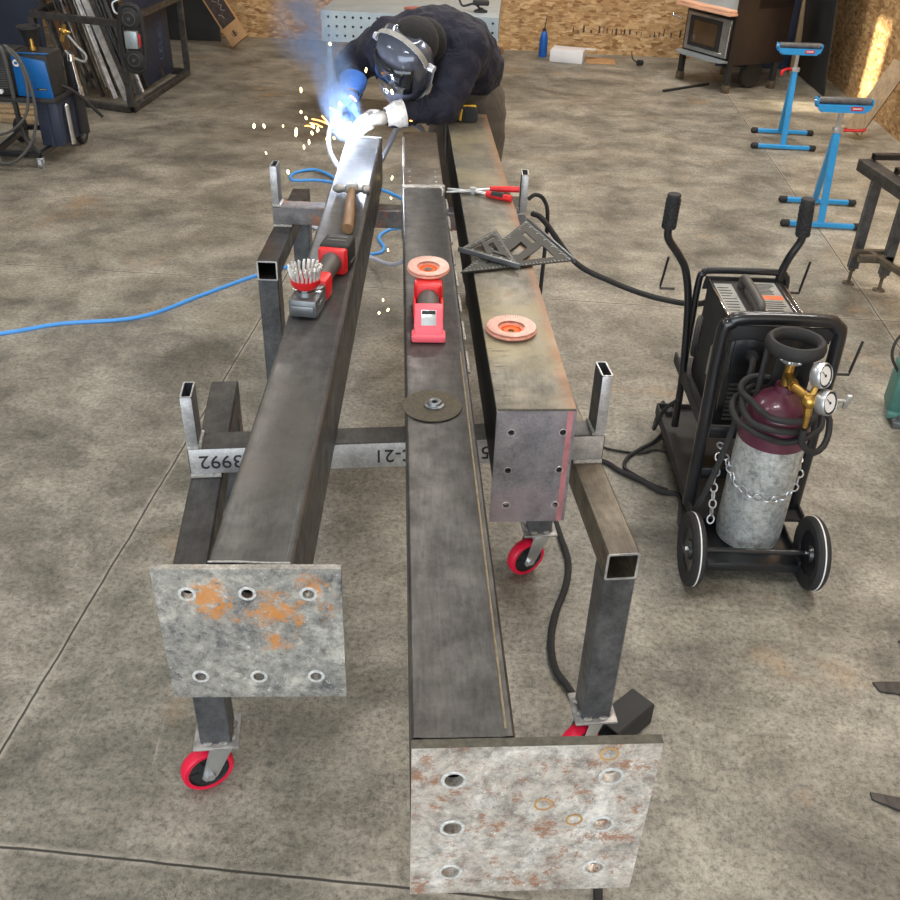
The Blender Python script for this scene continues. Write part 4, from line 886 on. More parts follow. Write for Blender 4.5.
# chain round the cylinder
def chain(parent,P,L=.032,r=.0028,name='chain_link'):
    P=[V(p) for p in P]; out=[]; seg=[]; tot=0
    for a,c in zip(P,P[1:]): seg.append((tot,a,c)); tot+=(c-a).length
    n=int(tot/(L*.78))
    for k in range(n):
        s=(k+.5)*tot/n
        for st,a,c in reversed(seg):
            if s>=st: p=a+(c-a).normalized()*(s-st); d=(c-a).normalized(); break
        up=V((0,0,1)) if abs(d.z)<.8 else V((0,-1,0)); x=d; z=(up-x*up.dot(x)).normalized(); y=z.cross(x)
        if k%2: y,z=z,-y
        F=frame(p,x,y,z); h=L/2-.009; w=.0095
        b=B(F); b.tube([(-h,w,0),(h,w,0),(h+.007,0,0),(h,-w,0),(-h,-w,0),(-h-.007,0,0)],r,6,closed=True,sub=3); obj(name,b,M['zinc'],parent)
ch=[]
for k in range(13):
    a=PI*1.02+ (PI*.98)*k/12; ch.append((.975+.107*math.cos(a),2.395+.107*math.sin(a),.335-.055*math.sin(PI*k/12)+.02*(k/12)))
cn=thing('chain','silver chain slung round the gas cylinder with its loose end hanging at the left','chain',(0,0,0))
chain(cn,[(.858,2.50,.355)]+ch+[(1.09,2.45,.37)])
chain(cn,[(.855,2.47,.335),(.835,2.40,.27),(.832,2.36,.21),(.83,2.34,.155)])
# hoses on the cylinder: coil of black cable lying round the shoulder
co=thing('cable_coil','black rubber gas hose coiled round the maroon shoulder of the cylinder','hose',(.975,2.395,.60))
b=B(); P=[]
for k in range(58):
    a=-1.2+k*2*PI/16; q=k/58; R_=.105+.012*math.sin(k*.9)+.022*q; P.append((R_*math.cos(a)-.01,R_*math.sin(a)*.95-.005,-.02-.0*q+.03*(1-q)-.045*q-.055*q*max(0,-math.sin(a))+.004*math.sin(k*1.7)))
P=[(.035,-.124,-.045+.0),(.04,-.125,-.09),(.085,-.12,-.125),(.135,-.07,-.11),(.14,.0,-.05)]+P[6:]
b.tube(P,.0098,9,sub=3); obj('hose_loops',b,M['rubber'],co)
# ---------------------------------------------------------------- leads and hoses on the floor
def lead(name,label,cat,P,r,m,n=8):
    P=[V(p) for p in P]; o0=P[0].copy(); b=B(); b.tube([p-o0 for p in P],r,n,sub=8); o=obj(name,b,m); o.location=o0; return tag(o,label,cat)
def gp(px,py,z=.010):
    d=camR@V((px-450,450-py,-930)); return V((0,0,CH))+d*((z-CH)/d.z)
lead('torch_cable','black cable from the welding machine front running down past the left cart wheel','cable',[(.93,2.585,.618),(.915,2.53,.60),(.88,2.46,.48),(.835,2.40,.34),(.79,2.37,.20),(.765,2.42,.08),gp(680,497),gp(660,491),gp(640,480),gp(620,471),gp(602,461),gp(575,462),gp(560,478),gp(557,505)],.0095,M['rubber'])
lead('floor_cable','black cable snaking past the near stand and out below the thick end plate','cable',[gp(548,500),gp(560,535),gp(568,560),gp(566,585),gp(555,615),gp(551,645),gp(556,670),gp(570,690),gp(585,720),gp(592,800),gp(597,860),gp(598,890),gp(598,915)],.0105,M['rubber'])
lead('ground_cable','black cable looping on the floor between the cart and the near stand','cable',[(.80,2.86,.30),(.775,2.92,.22),(.765,2.98,.10),gp(663,402),gp(666,425),gp(655,441),gp(640,449),gp(627,458),gp(625,468),gp(638,477),gp(655,486),gp(668,490)],.007,M['rubber'])
lead('thin_cable','thin black cable on the floor behind the near stand upright, leading right to the cart','cable',[gp(590,438,.006),gp(603,447,.006),gp(620,451,.006),gp(640,453,.006),gp(655,450,.006),gp(668,453,.006),gp(680,460,.006)],.0045,M['rubber'])
lead('power_cable','thick black cable hanging from the far stand over to the back of the cart','cable',[(.285,3.50,.735),(.33,3.46,.72),at_y(575,262,3.42),at_y(610,281,3.36),at_y(650,296,3.28),at_y(690,304,3.2),(.90,3.04,.60)],.011,M['rubber'])
lead('hanging_cable','black cable looping behind the squares from the far stand to the floor','cable',[(.262,3.47,.80),(.29,3.48,.815),(.325,3.50,.79),(.345,3.50,.72),(.343,3.49,.5),(.335,3.46,.3),(.32,3.42,.05),(.30,3.35,.010),(.22,3.25,.010)],.008,M['rubber'])
lead('air_hose','light blue air hose winding over the floor and out at the left edge','hose',[(-2.6,3.52,.006),(-2.05,3.744,.006),(-1.82,3.865,.006),(-1.48,3.967,.006),(-1.25,4.24,.006),(-1.04,4.493,.006),(-.80,4.70,.006),(-.61,4.80,.006),(-.44,4.86,.006),(-.41,4.95,.006),(-.45,5.10,.006),(-.40,5.23,.006),(-.28,5.32,.006),(-.26,5.6,.006),(-.5,5.95,.006),(-.80,6.05,.006),(-.95,6.10,.006),(-1.10,6.08,.006),(-1.12,6.22,.006),(-1.0,6.30,.014),(-.88,6.20,.016),(-.75,6.02,.006),(-.62,5.95,.006)],.010,M['blue_hose'])
# ---------------------------------------------------------------- roller stands
def roller_stand(loc,label,lv=-1):
    t=thing('roller_stand',label,'roller stand',loc,0,None)
    for y,nm in ((0,'front_foot'),(.455,'rear_foot')):
        x0,x1=(-.215,.215) if y==0 else (-.10,.335)
        b=B(); b.htube((x0,y,.022),(x1,y-.03,.022),.028,.028,.002); ft=obj('foot_bar',b,M['blue_stand'],t)
        for x,yy in ((x0-.008,y+.001),(x1+.008,y-.031)):
            b=B(); b.sphere((x,yy,.022),.024,(1,.9,.9),14,8); b.cyl((x-.012 if x<x0 else x-.03,yy,.022),(x+.03 if x<x0 else x+.012,yy,.022),.0215,.0215,14); obj('foot_cap',b,M['rubber'],ft)
    b=B(); b.htube((.0,.0,.03),(-.005,.09,.56),.038,.028,.002,up=(0,-1,0)); obj('leg',b,M['blue_stand'],t)
    b=B(); b.htube((.10,.44,.03),(.005,.13,.52),.034,.026,.002,up=(0,-1,0)); obj('leg',b,M['blue_stand'],t)
    b=B(); b.htube((-.005,.09,.50),(-.006,.10,.665),.026,.020,.002,up=(0,-1,0)); b.box(-.03,.024,.07,.115,.545,.575,.003); obj('post',b,M['zinc'],t)
    b=B(); b.cyl((lv*.02,.10,.56),(lv*.045,.09,.56),.012); b.tube([(lv*.045,.09,.56),(lv*.075,.07,.565),(lv*.11,.05,.57 if lv>0 else .55),(lv*.14 if lv>0 else -.11,.045,.58 if lv>0 else .525)],.012,10,flat=.7); obj('locking_lever',b,M['tool_red'],t)
    b=B(); b.prism([(-.158,.024),(.158,.024),(.148,-.005),(.12,-.016),(-.12,-.016),(-.148,-.005)],-.001,.001,mat=T(-.005,.060,.685)@Rm(PI/2,'X')); b.prism([(-.158,.024),(.158,.024),(.148,-.005),(.12,-.016),(-.12,-.016),(-.148,-.005)],-.001,.001,mat=T(-.005,.140,.685)@Rm(PI/2,'X')); b.box(-.135,.125,.060,.140,.664,.667)
    for s in (-1,1): b.box(-.005+s*.158-.002,-.005+s*.158+.002,.06,.14,.70,.738,.001)
    hd_=obj('roller_bracket',b,M['blue_stand'],t)
    b=B(); b.cyl((-.154,.10,.720),(.146,.10,.720),.024,.024,28); obj('roller',b,M['gear_grey'],t)
    b=B(); b.cyl((-.178,.10,.720),(.168,.10,.720),.006,.006,10); obj('roller_axle',b,M['zinc'],t)
    b=B(); b.box(.03,.10,.0578,.059,.678,.700); st_=obj('sticker',b,M['tool_red'],hd_)
    b=B(); b.box(.04,.09,.0570,.0577,.686,.693); obj('sticker_print',b,M['gauge_white'],st_)
    return t
roller_stand((2.215,5.55,0),'nearer blue roller stand with red lever, beside the dark steel bench',1)
roller_stand((2.465,7.275,0),'farther blue roller stand with red lever, in front of the wood stove')
# ---------------------------------------------------------------- dark steel bench at the right edge
t=thing('steel_bench','dark steel roller bench with adjustable feet, cut by the right edge of the picture','bench',(2.1,4.69,0))
def foot(x,y):
    b=B(); b.cyl((x,y,0),(x,y,.006),.034,.032,8); b.cyl((x,y,.006),(x,y,.10),.009); b.cyl((x,y,.075),(x,y,.095),.020,.020,6); return obj('screw_foot',b,M['steel_brown'],t)
for x,y in ((0,0),(.135,-.08),(.0+.1,-1.0),(.235,-1.08)):
    b=B(); b.htube((x,y,.09),(x,y,.585),.05,.04,.004,up=(0,1,0)); obj('leg',b,M['steel_mid'],t); foot(x,y)
b=B(); b.box(-.02,.155,-.10,-.09+.02,.155,.195,.003); b.box(-.03,.16,-.035,-.005,.16,.20,.003); obj('stretcher',b,M['steel_brown'],t)
b=B(); b.htube((.06,-.02,.18),(.30,-.95,.02+.16),.03,.03,.003); obj('brace',b,M['steel_brown'],t)
b=B(); b.htube((-.06,.06,.615),(.06,-1.15,.615),.075,.06,.005); sr=obj('side_rail',b,M['steel_dark'],t)
b=B(); b.htube((.56,.10,.615),(.68,-1.1,.615),.075,.06,.005); obj('side_rail',b,M['steel_dark'],t)
for k in range(6):
    y=.03-k*.235; x=-.04+k*.024; b=B(); b.htube((x,y,.665),(x+.64,y+.05,.665),.035,.03,.003); obj('cross_rail',b,M['steel_side'],t)
# green clamp machine at the right edge
t=thing('green_vise','green painted bench tool with a black rubber loop, cut by the right edge','tool',(1.83,3.30,0),-.25)
b=B(); b.box(-.05,.075,-.04,.10,.03,.23,.012); b.prism([(-.05,-.06),(.075,-.06),(.06,.12),(-.04,.12)],.02,.045,bev=.004); b.box(-.03,.09,.0,.09,.20,.25,.01); obj('body',b,M['green_clamp'],t)
b=B(); b.cyl((-.05,.05,.27),(.12,.06,.27),.024,.024,18); obj('shaft',b,M['gear_grey'],t)
b=B(); b.box(-.03,.05,-.10,.12,0,.03,.003); b.cyl((.0,-.05,.03),(.0,-.09,.03),.016,.014,14); obj('foot_plate',b,M['gear_grey'],t)
b=B(); b.tube([(-.03,.0,.18),(-.085,.02,.26),(-.07,.06,.33),(.0,.08,.36),(.09,.09,.35),(.14,.1,.25)],.006,8); obj('rubber_loop',b,M['rubber'],t)
# flat dark offcuts on the floor, lower right
for nm,P,lab in (('steel_offcut',[(1.205,1.832),(1.213,1.800),(1.262,1.792),(1.40,1.72),(1.42,1.83),(1.27,1.836)],'flat dark pointed steel offcut on the floor, upper of two at the right'),
                 ('steel_offcut',[(1.068,1.468),(1.066,1.448),(1.12,1.42),(1.30,1.30),(1.32,1.37),(1.15,1.452)],'flat dark tapering steel offcut on the floor, lower of two at the right'),
                 ('steel_offcut',[(1.34,2.00),(1.352,1.97),(1.40,1.90),(1.44,1.95)],'small dark sliver of steel on the floor above the two bigger offcuts')):
    o0=P[0]; b=B(); b.prism([(p[0]-o0[0],p[1]-o0[1]) for p in P],.0,.006); o=obj(nm,b,M['steel_dark']); o.location=(o0[0],o0[1],.001); tag(o,lab,'steel offcut')
# short square tube lying by the front right caster
t=thing('tube_offcut','short black square tube lying on the floor behind the thick end plate','steel offcut',(.475,1.635,0),.75)
b=B(); b.htube((-.07,0,.04),(.075,0,.04),.075,.075,.005); obj('square_tube',b,M['black_matte'],t)
b=B(); b.htube((.0745,0,.04),(.0758,0,.04),.075,.075,.0052); obj('cut_edge',b,M['steel_mid'],t)
# ---------------------------------------------------------------- back of the room
# perforated welding table
t=thing('welding_table','perforated grey steel welding table behind the bent person','table',(-.40,7.25,0),-.045)
hw=.638; z1,z0=.86,.655
hl=[[(-hw,z0),(hw,z0),(hw,z1),(-hw,z1)]]+[circ(-hw+.052+i*.0592,z0+.042+j*.062,.0092,12) for i in range(21) for j in range(3)]
b=curve_mesh(hl,.010); xf(b,Rm(PI/2,'X')); ap=obj('perforated_apron',b,M['galv'],t)
b=B(); b.box(-hw,hw,.006,1.15,z1-.014,z1,.002); b.box(-hw,-hw+.01,.006,1.15,z0,z1-.014); b.box(hw-.01,hw,.006,1.15,z0,z1-.014); obj('table_top',b,M['galv'],t)
b=B(); b.box(-hw+.02,hw-.02,.03,.036,z0,z1-.02); obj('inner_rib',b,M['black_matte'],t)  # black sheet behind the apron, seen through its holes
for x in (-hw+.045,hw-.045):
    for y in (.05,1.08):
        b=B(); b.htube((x,y,0.01),(x,y,z0+.01),.04,.04,.004,up=(0,1,0)); b.cyl((x,y,0),(x,y,.012),.035,.03); obj('leg',b,M['galv'],t)
def onT(x,y): 
    p=V((x,y,0)); p.rotate(Euler((0,0,-.045))); return (p.x-.40,p.y+7.25,.86)
t=thing('desk_magnifier','small black clamp lamp on the right end of the welding table','lamp',onT(.50,.22))
b=B(); b.lathe([(.05,0),(.05,.012),(.03,.018),(.012,.03),(0,.03)],n=20); b.tube([(0,0,.02),(-.05,.03,.05),(-.13,.06,.03),(-.16,.08,.07)],.008,8); b.box(-.06,.06,-.03,.05,.045,.08,.012); obj('base',b,M['black_matte'],t)
t=thing('rag','crumpled reddish rag on the welding table','rag',onT(.02,.18))
b=B(); b.sphere((0,0,.012),.07,(1.2,.6,.18),16,8); b.sphere((.06,.02,.012),.05,(1.0,.7,.22),14,8); o=obj('cloth',b,simple('brick_rag',s2l(150,84,70),.9,0,.3,30,.4),t)
t=thing('wire_lead','pale looped lead hanging over the table edge','lead',onT(.05,-.02))
b=B(); b.tube([(-.1,.08,.01),(-.02,.02,.012),(.05,.0,.016),(.09,.03,.012),(.05,.08,.008)],.006,6); obj('lead',b,M['gauge_white'],t)
# bottle, box, cardboard against the back wall
t=thing('spray_bottle','blue bottle with thin black nozzle standing by the board wall','bottle',(.83,10.53,0))
b=B(); b.lathe([(0,0),(.040,0),(.044,.01),(.044,.17),(.040,.20),(.030,.235),(.020,.25),(0,.251)],n=26); obj('bottle_body',b,M['blue_bottle'],t)
b=B(); b.cyl((0,0,.25),(0,0,.275),.020,.018,16); b.cyl((0,0,.27),(.015,0,.40),.006,.004,10); obj('nozzle',b,M['black_matte'],t)
t=thing('white_box','flat white carton on the floor by the board wall','box',(1.08,10.36,0),-.25)
b=B(); b.box(-.17,.17,-.12,.14,0,.115,.003); obj('carton',b,M['white_box'],t)
b=B(); b.box(.14,.26,.12,.20,.10,.104); obj('flap',b,M['white_box'],t)
t=thing('cardboard_sheet','brown cardboard sheet lying on the floor right of the white carton','cardboard',(1.42,10.40,0),-.07)
b=B(); b.box(-.14,.16,-.16,.13,0,.008,.001); obj('sheet',b,M['cardboard'],t)
t=thing('floor_plug','small black cable end lying on the floor below the board wall','cable',(1.79,10.22,0))
b=B(); b.cyl((0,0,.03),(.05,.02,.03),.03,.026,12); b.tube([(.0,0,.03),(-.05,.05,.06),(-.06,.1,.12)],.006,6); obj('plug',b,M['rubber'],t)
t=thing('wood_block','short brown lumber offcut by the board wall, left of the blue bottle','lumber',(.27,10.62,0),.1)
b=B(); b.box(-.13,.14,-.06,.06,0,.05,.004); obj('board',b,M['lumber_dark'],t)
t=thing('steel_bar','thin black steel bar lying on the floor left of the wood stove','steel bar',(1.86,9.07,0),.64)
b=B(); b.box(0,.62,-.012,.012,0,.02,.002); obj('bar',b,M['black_matte'],t)
# wood stove
ang=math.atan2(-.62,.343); t=thing('wood_stove','brown and grey wood stove on legs with a glass door and a plank on top','stove',(2.427,9.08,0),ang)
# local: -x towards front-left leg, +y to the rear right leg
b=B(); b.box(-.70,-.02,.02,.62,.25,.66,.008); obj('firebox',b,M['stove_brown'],t)
b=B(); b.box(-.02,0,-.01,.66,.24,1.25,.004); b.box(-.70,-.68,.10,.66,.24,1.25,.004); b.box(-.70,0,.22,.66,.70,1.25,.01); obj('side_panel',b,M['stove_brown'],t)
b=B(); b.prism([(.0,.66),(.0,.70),(.25,1.05),(.25,.66)],-.70,-.02,mat=frame((0,0,0),(0,1,0),(0,0,1),(1,0,0))); obj('sloped_top',b,M['galv'],t)
b=B(); b.box(-.66,-.06,-.005,.02,.29,.62,.01,3); dr=obj('door',b,M['stove_front'],t)
b=B(); b.box(-.55,-.22,-.012,-.004,.36,.56,.01,3); obj('door_glass',b,M['stove_glass'],dr)
b=B(); b.box(-.60,-.17,-.009,-.003,.33,.59,.012,3); obj('door_frame',b,M['black_matte'],dr)
b=B(); b.tube([(-.09,-.01,.33),(-.09,-.05,.335),(-.14,-.055,.335)],.008,8); b.cyl((-.05,-.02,.30),(-.05,-.02,.58),.009); b.cyl((-.70,-.03,.54),(-.80,-.05,.56),.008); b.sphere((-.81,-.052,.562),.02); obj('door_handle',b,M['chrome'],dr)
b=B(); b.prism([(-.70,0),(-.02,0),(-.05,-.09),(-.20,-.13),(-.50,-.13),(-.66,-.09)],.262,.278); obj('ash_lip',b,M['galv'],t)
b=B(); b.box(-.73,-.0,-.11,.0,.662,.684,.004); b.box(-.72,-.01,-.10,.22,.686,.706,.004); obj('top_board',b,M['wood_pink'],t)
for x,y in ((-.68,.03),(-.03,.03),(-.03,.60),(-.68,.60)):
    b=B(); b.htube((x,y,0.05),(x,y,.27),.05,.05,.004,up=(0,1,0)); lg=obj('leg',b,M['black_matte'],t)
    b=B(); b.box(x-.03,x+.03,y-.03,y+.03,0,.07,.004); obj('foot_block',b,M['steel_brown'],lg)
b=B(); b.lathe([(.02,-.03),(.12,-.025),(.13,0),(.12,.025),(.02,.03)],T(-.12,.40,.13)@Rm(PI/2,'Y'),24); obj('blower_wheel',b,M['rubber'],t)
# sheets leaned in the far right corner
def leaned(name,label,cat,P0,P1,h,lean,th,m,side):
    """board whose foot runs P0-P1 on the floor, height h, leaning by 'lean' towards side"""
    a=V((*P0,0)); c=V((*P1,0)); x=(c-a); L=x.length; x.normalize(); n=V((0,0,1)).cross(x)*side
    up=(V((0,0,1))*math.cos(lean)+n*math.sin(lean)).normalized(); nn=x.cross(up)
    b=B(frame((0,0,0),x,up,nn)); b.box(0,L,0,h,-th/2,th/2,min(.003,th/4)); o=obj(name,b,m); o.location=a+V((0,0,.004)); return tag(o,label,cat)
leaned('metal_sheet','charcoal sheet leaning on the right wall near the corner','sheet',(3.40,10.10),(3.36,9.10),2.0,.10,.012,M['dark_sheet'],-1)
leaned('metal_sheet','dark navy sheet leaning on the back wall right of the stove','sheet',(2.62,10.35),(3.45,10.28),2.1,.10,.012,M['navy'],1)
leaned('wood_strip','thin rough wood strip leaning between the dark sheets behind the stove','lumber',(3.30,10.05),(3.36,10.05),1.9,.09,.03,M['lumber'],1)
t=thing('plank','wide grey plank leaning against the right wall behind the blue roller stands','plank',(3.12,7.60,0))
b=B(); U_=V((.50,.24,.82)).normalized(); n_=V((-.45,-.80,.40)); n_=(n_-U_*n_.dot(U_)).normalized(); w_=U_.cross(n_); b.box(-.07,.07,-.018,.018,0,.60,.003,mat=T(.0,.05,.055)@frame((0,0,0),w_,n_,U_)); obj('board',b,M['lumber'],t)
t=thing('wall_stud','brown upright board standing against the right wall at the picture edge','lumber',tuple(bw(WX1-.04,7.35,0)),BR)
b=B(); b.box(-.05,.035,-.10,.10,0,2.2,.004); obj('board',b,M['lumber_dark'],t)
t=thing('wall_stud','second brown upright board on the right wall, nearer than the leaning plank','lumber',tuple(bw(WX1-.04,6.6,0)),BR)
b=B(); b.box(-.05,.035,-.05,.05,0,2.2,.004); obj('board',b,M['lumber_dark'],t)
# picture carton leaning left of the board wall
t=thing('picture_carton','long flat tan carton with a dark printed picture, leaning on the back wall','box',(-2.40,10.33,0.0),.0)
Mx=T(0,0,.02)@frame((0,0,0),(.80,.0,.60),(-.56,.22,.80),(-.13,-.97,.18))
b=B(Mx); b.box(0,.20,0,1.25,-.03,.03,.004); bo=obj('carton',b,M['cardboard'],t)
b=B(Mx); b.box(.018,.195,.19,1.22,.0305,.0315); pp=obj('printed_picture',b,M['print_dark'],bo)
b=B(Mx); rs=random.Random(9)
for k in range(16):
    x=rs.uniform(.04,.16); y=.26+k*.055; b.tube([(x,y,.033),(x+rs.uniform(-.03,.03),y+.03,.033),(x+rs.uniform(-.05,.05),y+.06,.033)],.003,5,sub=3)
b.torus(.03,.002,Mx@T(.10,.09,.0305),20,5) if False else None
obj('picture_lines',b,M['label_grey'],pp)
b=B(Mx); b.torus(.028,.0025,T(.10,.09,.0305),20,5); b.box(.09,.11,.06,.12,.030,.0315); b.box(.07,.13,.085,.09,.030,.0315); obj('printed_mark',b,M['print_dark'],bo)
leaned('metal_sheet','dark panel leaning on the back wall left of the picture carton','sheet',(-3.6,10.75),(-2.62,10.72),2.0,.03,.02,M['dark_sheet'],1)
# ---------------------------------------------------------------- steel rack at the left with bars in it
t=thing('steel_rack','welded steel floor rack filled with leaning bars, at the back left','rack',(-2.64,7.66,0))
A_=V((0,0,0)); Bc=V((.085,1.41,0)); Cc=V((-.78,.28,0)); Dc=Bc+Cc-A_
def rk(a,c,z0_,z1_,w=.05,m='steel_dark',nm='rail'):
    b=B(); b.htube(a+V((0,0,z0_)),c+V((0,0,z1_)),w,w,.004,up=(0,0,1) if abs((c-a).x)+abs((c-a).y)>.01 else (0,1,0)); return obj(nm,b,M[m],t)
rk(A_,Bc,.025,.025); rk(A_,Cc,.025,.025); rk(Cc,Dc,.025,.025); rk(Bc,Dc,.025,.025)
rk(A_,Bc,.66,.66); rk(A_,Cc,.66,.66); rk(Cc,Dc,.66,.66); rk(Bc,Dc,.66,.66)
for p in (A_,Bc,Cc,Dc): rk(p,p,.05,.64,nm='post')
rk(Bc,Bc,.66,1.5,nm='post'); rk(Dc,Dc,.66,1.5,nm='post'); rk(Bc,Dc,1.5,1.5)
rs=random.Random(21)
G='bars standing in the steel rack'
kinds=['steel_bright','steel_mid','steel_dark','steel_side','steel_mid','steel_bright','steel_brown','steel_dark']
for k in range(24):
    f=.04+.72*k/24; base=A_.lerp(Cc,f)+V((rs.uniform(-.02,.02),.10+rs.uniform(0,.5),.055)); L=rs.uniform(1.5,2.2)
    dx=-.30-.08*rs.random(); d_=V((dx,.22+rs.uniform(-.03,.10),1)).normalized(); kd=kinds[k%8]; w_=rs.choice((.016,.02,.026,.034,.045))
    b=B()
    if k%3==0: b.cyl((0,0,0),d_*L,w_*.45,w_*.45,12)
    elif k%3==1: b.htube((0,0,0),d_*L,w_,w_*.8,.003,up=(0,-1,.2),bev=.001)
    else: b.box(-w_/2,w_/2,-.004,.004,0,L,0,mat=aim((0,0,0),d_)); b.box(-w_/2,-w_/2+.006,-.004,w_*.8,0,L,0,mat=aim((0,0,0),d_))
    o=obj('steel_bar',b,M[kd]); o.location=V((-2.64,7.66,0))+base
    tag(o,'steel bar or tube leaning in the crowded rack at the back left','steel bar',G)
for k in range(5):
    base=A_.lerp(Bc,.12+.15*k)+V((-.10-.05*(k%2),0,.055)); d_=V((-.26,-.05,1)).normalized(); b=B(); w_=(.045,.03,.06,.03,.05)[k]
    b.htube((0,0,0),d_*(1.5+.1*k),w_,w_*.6,.003,up=(0,-1,.2),bev=.001); o=obj('steel_bar',b,M[('steel_bright','steel_mid','steel_side','steel_mid','steel_dark')[k]]); o.location=V((-2.64,7.66,0))+base
    tag(o,'steel bar or tube leaning in the crowded rack at the back left','steel bar',G)
# navy board with pale writing inside the rack
t=thing('marked_board','navy blue board with pale hand-drawn letters standing inside the rack','board',(-2.66,8.98,.05),1.48)
b=B(); b.box(-.85,.0,-.006,.006,0,1.35,.002); bo=obj('board',b,M['navy'],t)
b=text_mesh('LELELU',.12,.0005); xf(b,T(-.22,-.0068,.33)@Rm(PI/2,'X')@Rm(1.45,'Z')); obj('chalk_letters',b,simple('dim_chalk',s2l(58,84,120),.8,0,.2,30),bo)
# portable band saw hanging on the rack corner
t=thing('portable_band_saw','black portable band saw with two round wheel covers, hanging on the rack corner post','saw',(-2.52,7.60,.57))
SM=Rm(.02,'Y')
b=B(SM); P=[]
for k in range(24):
    a=2*PI*k/24; P.append((.088*math.cos(a),.155*(1 if math.sin(a)>0 else -1)*min(1,abs(math.sin(a))*1.4)+.088*math.sin(a)*.9,0))
b.tube([(p[0],-.03,p[1]) for p in P],.020,10,closed=True,sub=3); obj('saw_frame',b,M['black_matte'],t)
for z in (.145,-.145):
    b=B(SM); b.lathe([(0,-.03),(.070,-.03),(.078,-.02),(.078,.02),(.060,.032),(.025,.036),(0,.036)],T(0,-.035,z)@Rm(PI/2,'X'),30); wo=obj('wheel_cover',b,M['rubber'],t)
    b=B(SM); b.torus(.045,.004,T(0,-.070,z)@Rm(PI/2,'X'),26,6); b.cyl((0,-.068,z),(0,-.078,z),.012); obj('cover_ring',b,M['tool_grey'],wo)
b=B(SM); b.box(-.05,.045,-.075,-.02,-.065,.06,.008); obj('motor_plate',b,M['galv'],t)
b=B(SM); b.box(.05,.062,-.055,-.035,-.05,.04,.003); obj('red_side',b,M['tool_red'],t)
b=B(SM); b.tube([(-.07,-.04,.17),(-.11,-.03,.18),(-.12,-.03,.24),(-.07,-.02,.27)],.008,8); obj('hook',b,M['zinc'],t)
# dark partition and timber behind the rack at the left
leaned('metal_sheet','slate blue sheet standing behind the welder at the left edge','sheet',(-5.05,9.55),(-4.05,9.60),2.2,.02,.02,M['navy'],1)
leaned('timber_post','rough timber post standing beside the slate blue sheet','lumber',(-3.98,9.70),(-3.80,9.72),2.2,.04,.08,M['lumber_dark'],1)
# ---------------------------------------------------------------- blue welder on its cart, left edge
t=thing('welder_trolley','black wheeled trolley under the blue welder, at the left edge','cart',(-2.79,6.17,0))
def cast(x,y,r=.03):
    b=B(); b.cyl((x-.012,y,r),(x+.012,y,r),r,r,18); b.box(x-.02,x+.02,y-.018,y+.018,r*1.9,r*2.3,.002); b.box(x-.02,x-.015,y-.01,y+.01,r*.8,r*2,.001); b.box(x+.015,x+.02,y-.01,y+.01,r*.8,r*2,.001); return obj('caster',b,M['zinc'],t)
cast(0,0); cast(-.30,.02)
wheel(t,.065,.60,.085,.04,M['rubber'],M['gear_grey'],'wheel'); wheel(t,-.37,.60,.085,.04,M['rubber'],M['gear_grey'],'wheel')
b=B(); b.htube((0,-.01,.085),(.04,.60,.10),.035,.035,.003); b.htube((-.30,.0,.085),(-.33,.60,.10),.035,.035,.003); b.htube((-.32,.02,.085),(.01,.0,.085),.035,.035,.003); b.htube((-.38,.60,.10),(.07,.60,.10),.03,.03,.003); obj('base_frame',b,M['black_paint'],t)
b=B(); b.tube([(-.0,.0,.09),(-.06,.02,.15),(-.10,.04,.25),(-.12,.06,.42)],.017,10); b.tube([(-.30,.02,.09),(-.33,.04,.25),(-.34,.06,.42)],.017,10); obj('upright',b,M['black_paint'],t)
b=B(); b.box(-.45,.16,.03,.55,.41,.435,.004); obj('shelf',b,M['black_matte'],t)
b=B(); b.box(-.02,.13,.12,.42,.11,.40,.01); b.box(.05,.065,.112,.12,.11,.40); obj('storage_box',b,M['navy'],t)
b=B(); b.cyl((.155,.20,.11),(.155,.20,.36),.018,.018,16); b.sphere((.155,.2,.36),.018); obj('silver_canister',b,M['chrome'],t)
wl=thing('blue_welder','blue and black welding power source with a tubular guard, on the left trolley','welding machine',(-2.885,6.25,.437),-.02)
b=B(); b.box(-.30,.0,.0,.24,.0,.27,.01); b.box(-.005,.235,.0,.24,-.0,.262,.01); obj('case',b,M['black_matte'],wl)
b=B(); b.prism([(.008,.008),(.225,-.012),(.235,-.004),(.222,.216),(.212,.226),(.10,.240),(.010,.262)],-.004,.006,mat=T(0,-.004,0)@Rm(PI/2,'X'),bev=.003); b.box(.01,.245,.0,.02,.262,.268,.001); bp=obj('blue_panel',b,M['blue_box'],wl,label='bright blue side panel')
b=B(); b.lathe([(0,0),(.022,0),(.022,.0015),(0,.0015)],T(.036,-.0115,.208)@Rm(PI/2,'X'),28); b.box(.062,.082,-.0125,-.011,.19,.212,.001); rd=obj('round_badge',b,M['gauge_white'],bp)
b=B(); b.box(.026,.046,-.0145,-.0133,.20,.216,.001); obj('badge_mark',b,M['blue_box'],rd)
b=B(); b.box(.135,.205,-.0122,-.0105,.045,.058,.001); st_=obj('name_strip',b,M['black_matte'],bp)
b=B(); b.box(.150,.200,-.0128,-.0122,.0495,.0535); obj('strip_print',b,M['label_grey'],st_)
b=B(); b.box(.075,.092,-.0122,-.0105,.03,.17,.001); obj('dark_stripe',b,M['navy'],bp)
b=B()
for k in range(9): b.box(-.27,-.05,-.004,0.0,.05+k*.014,.056+k*.014)
obj('grille',b,M['tool_grey'],wl)
b=B(); b.box(-.20,-.13,-.003,.0,.20,.222,.001); b.cyl((-.22,-.001,.03),(-.22,-.02,.03),.014); b.cyl((-.10,-.001,.03),(-.10,-.02,.03),.014); obj('printed_marks',b,M['gauge_white'],wl)
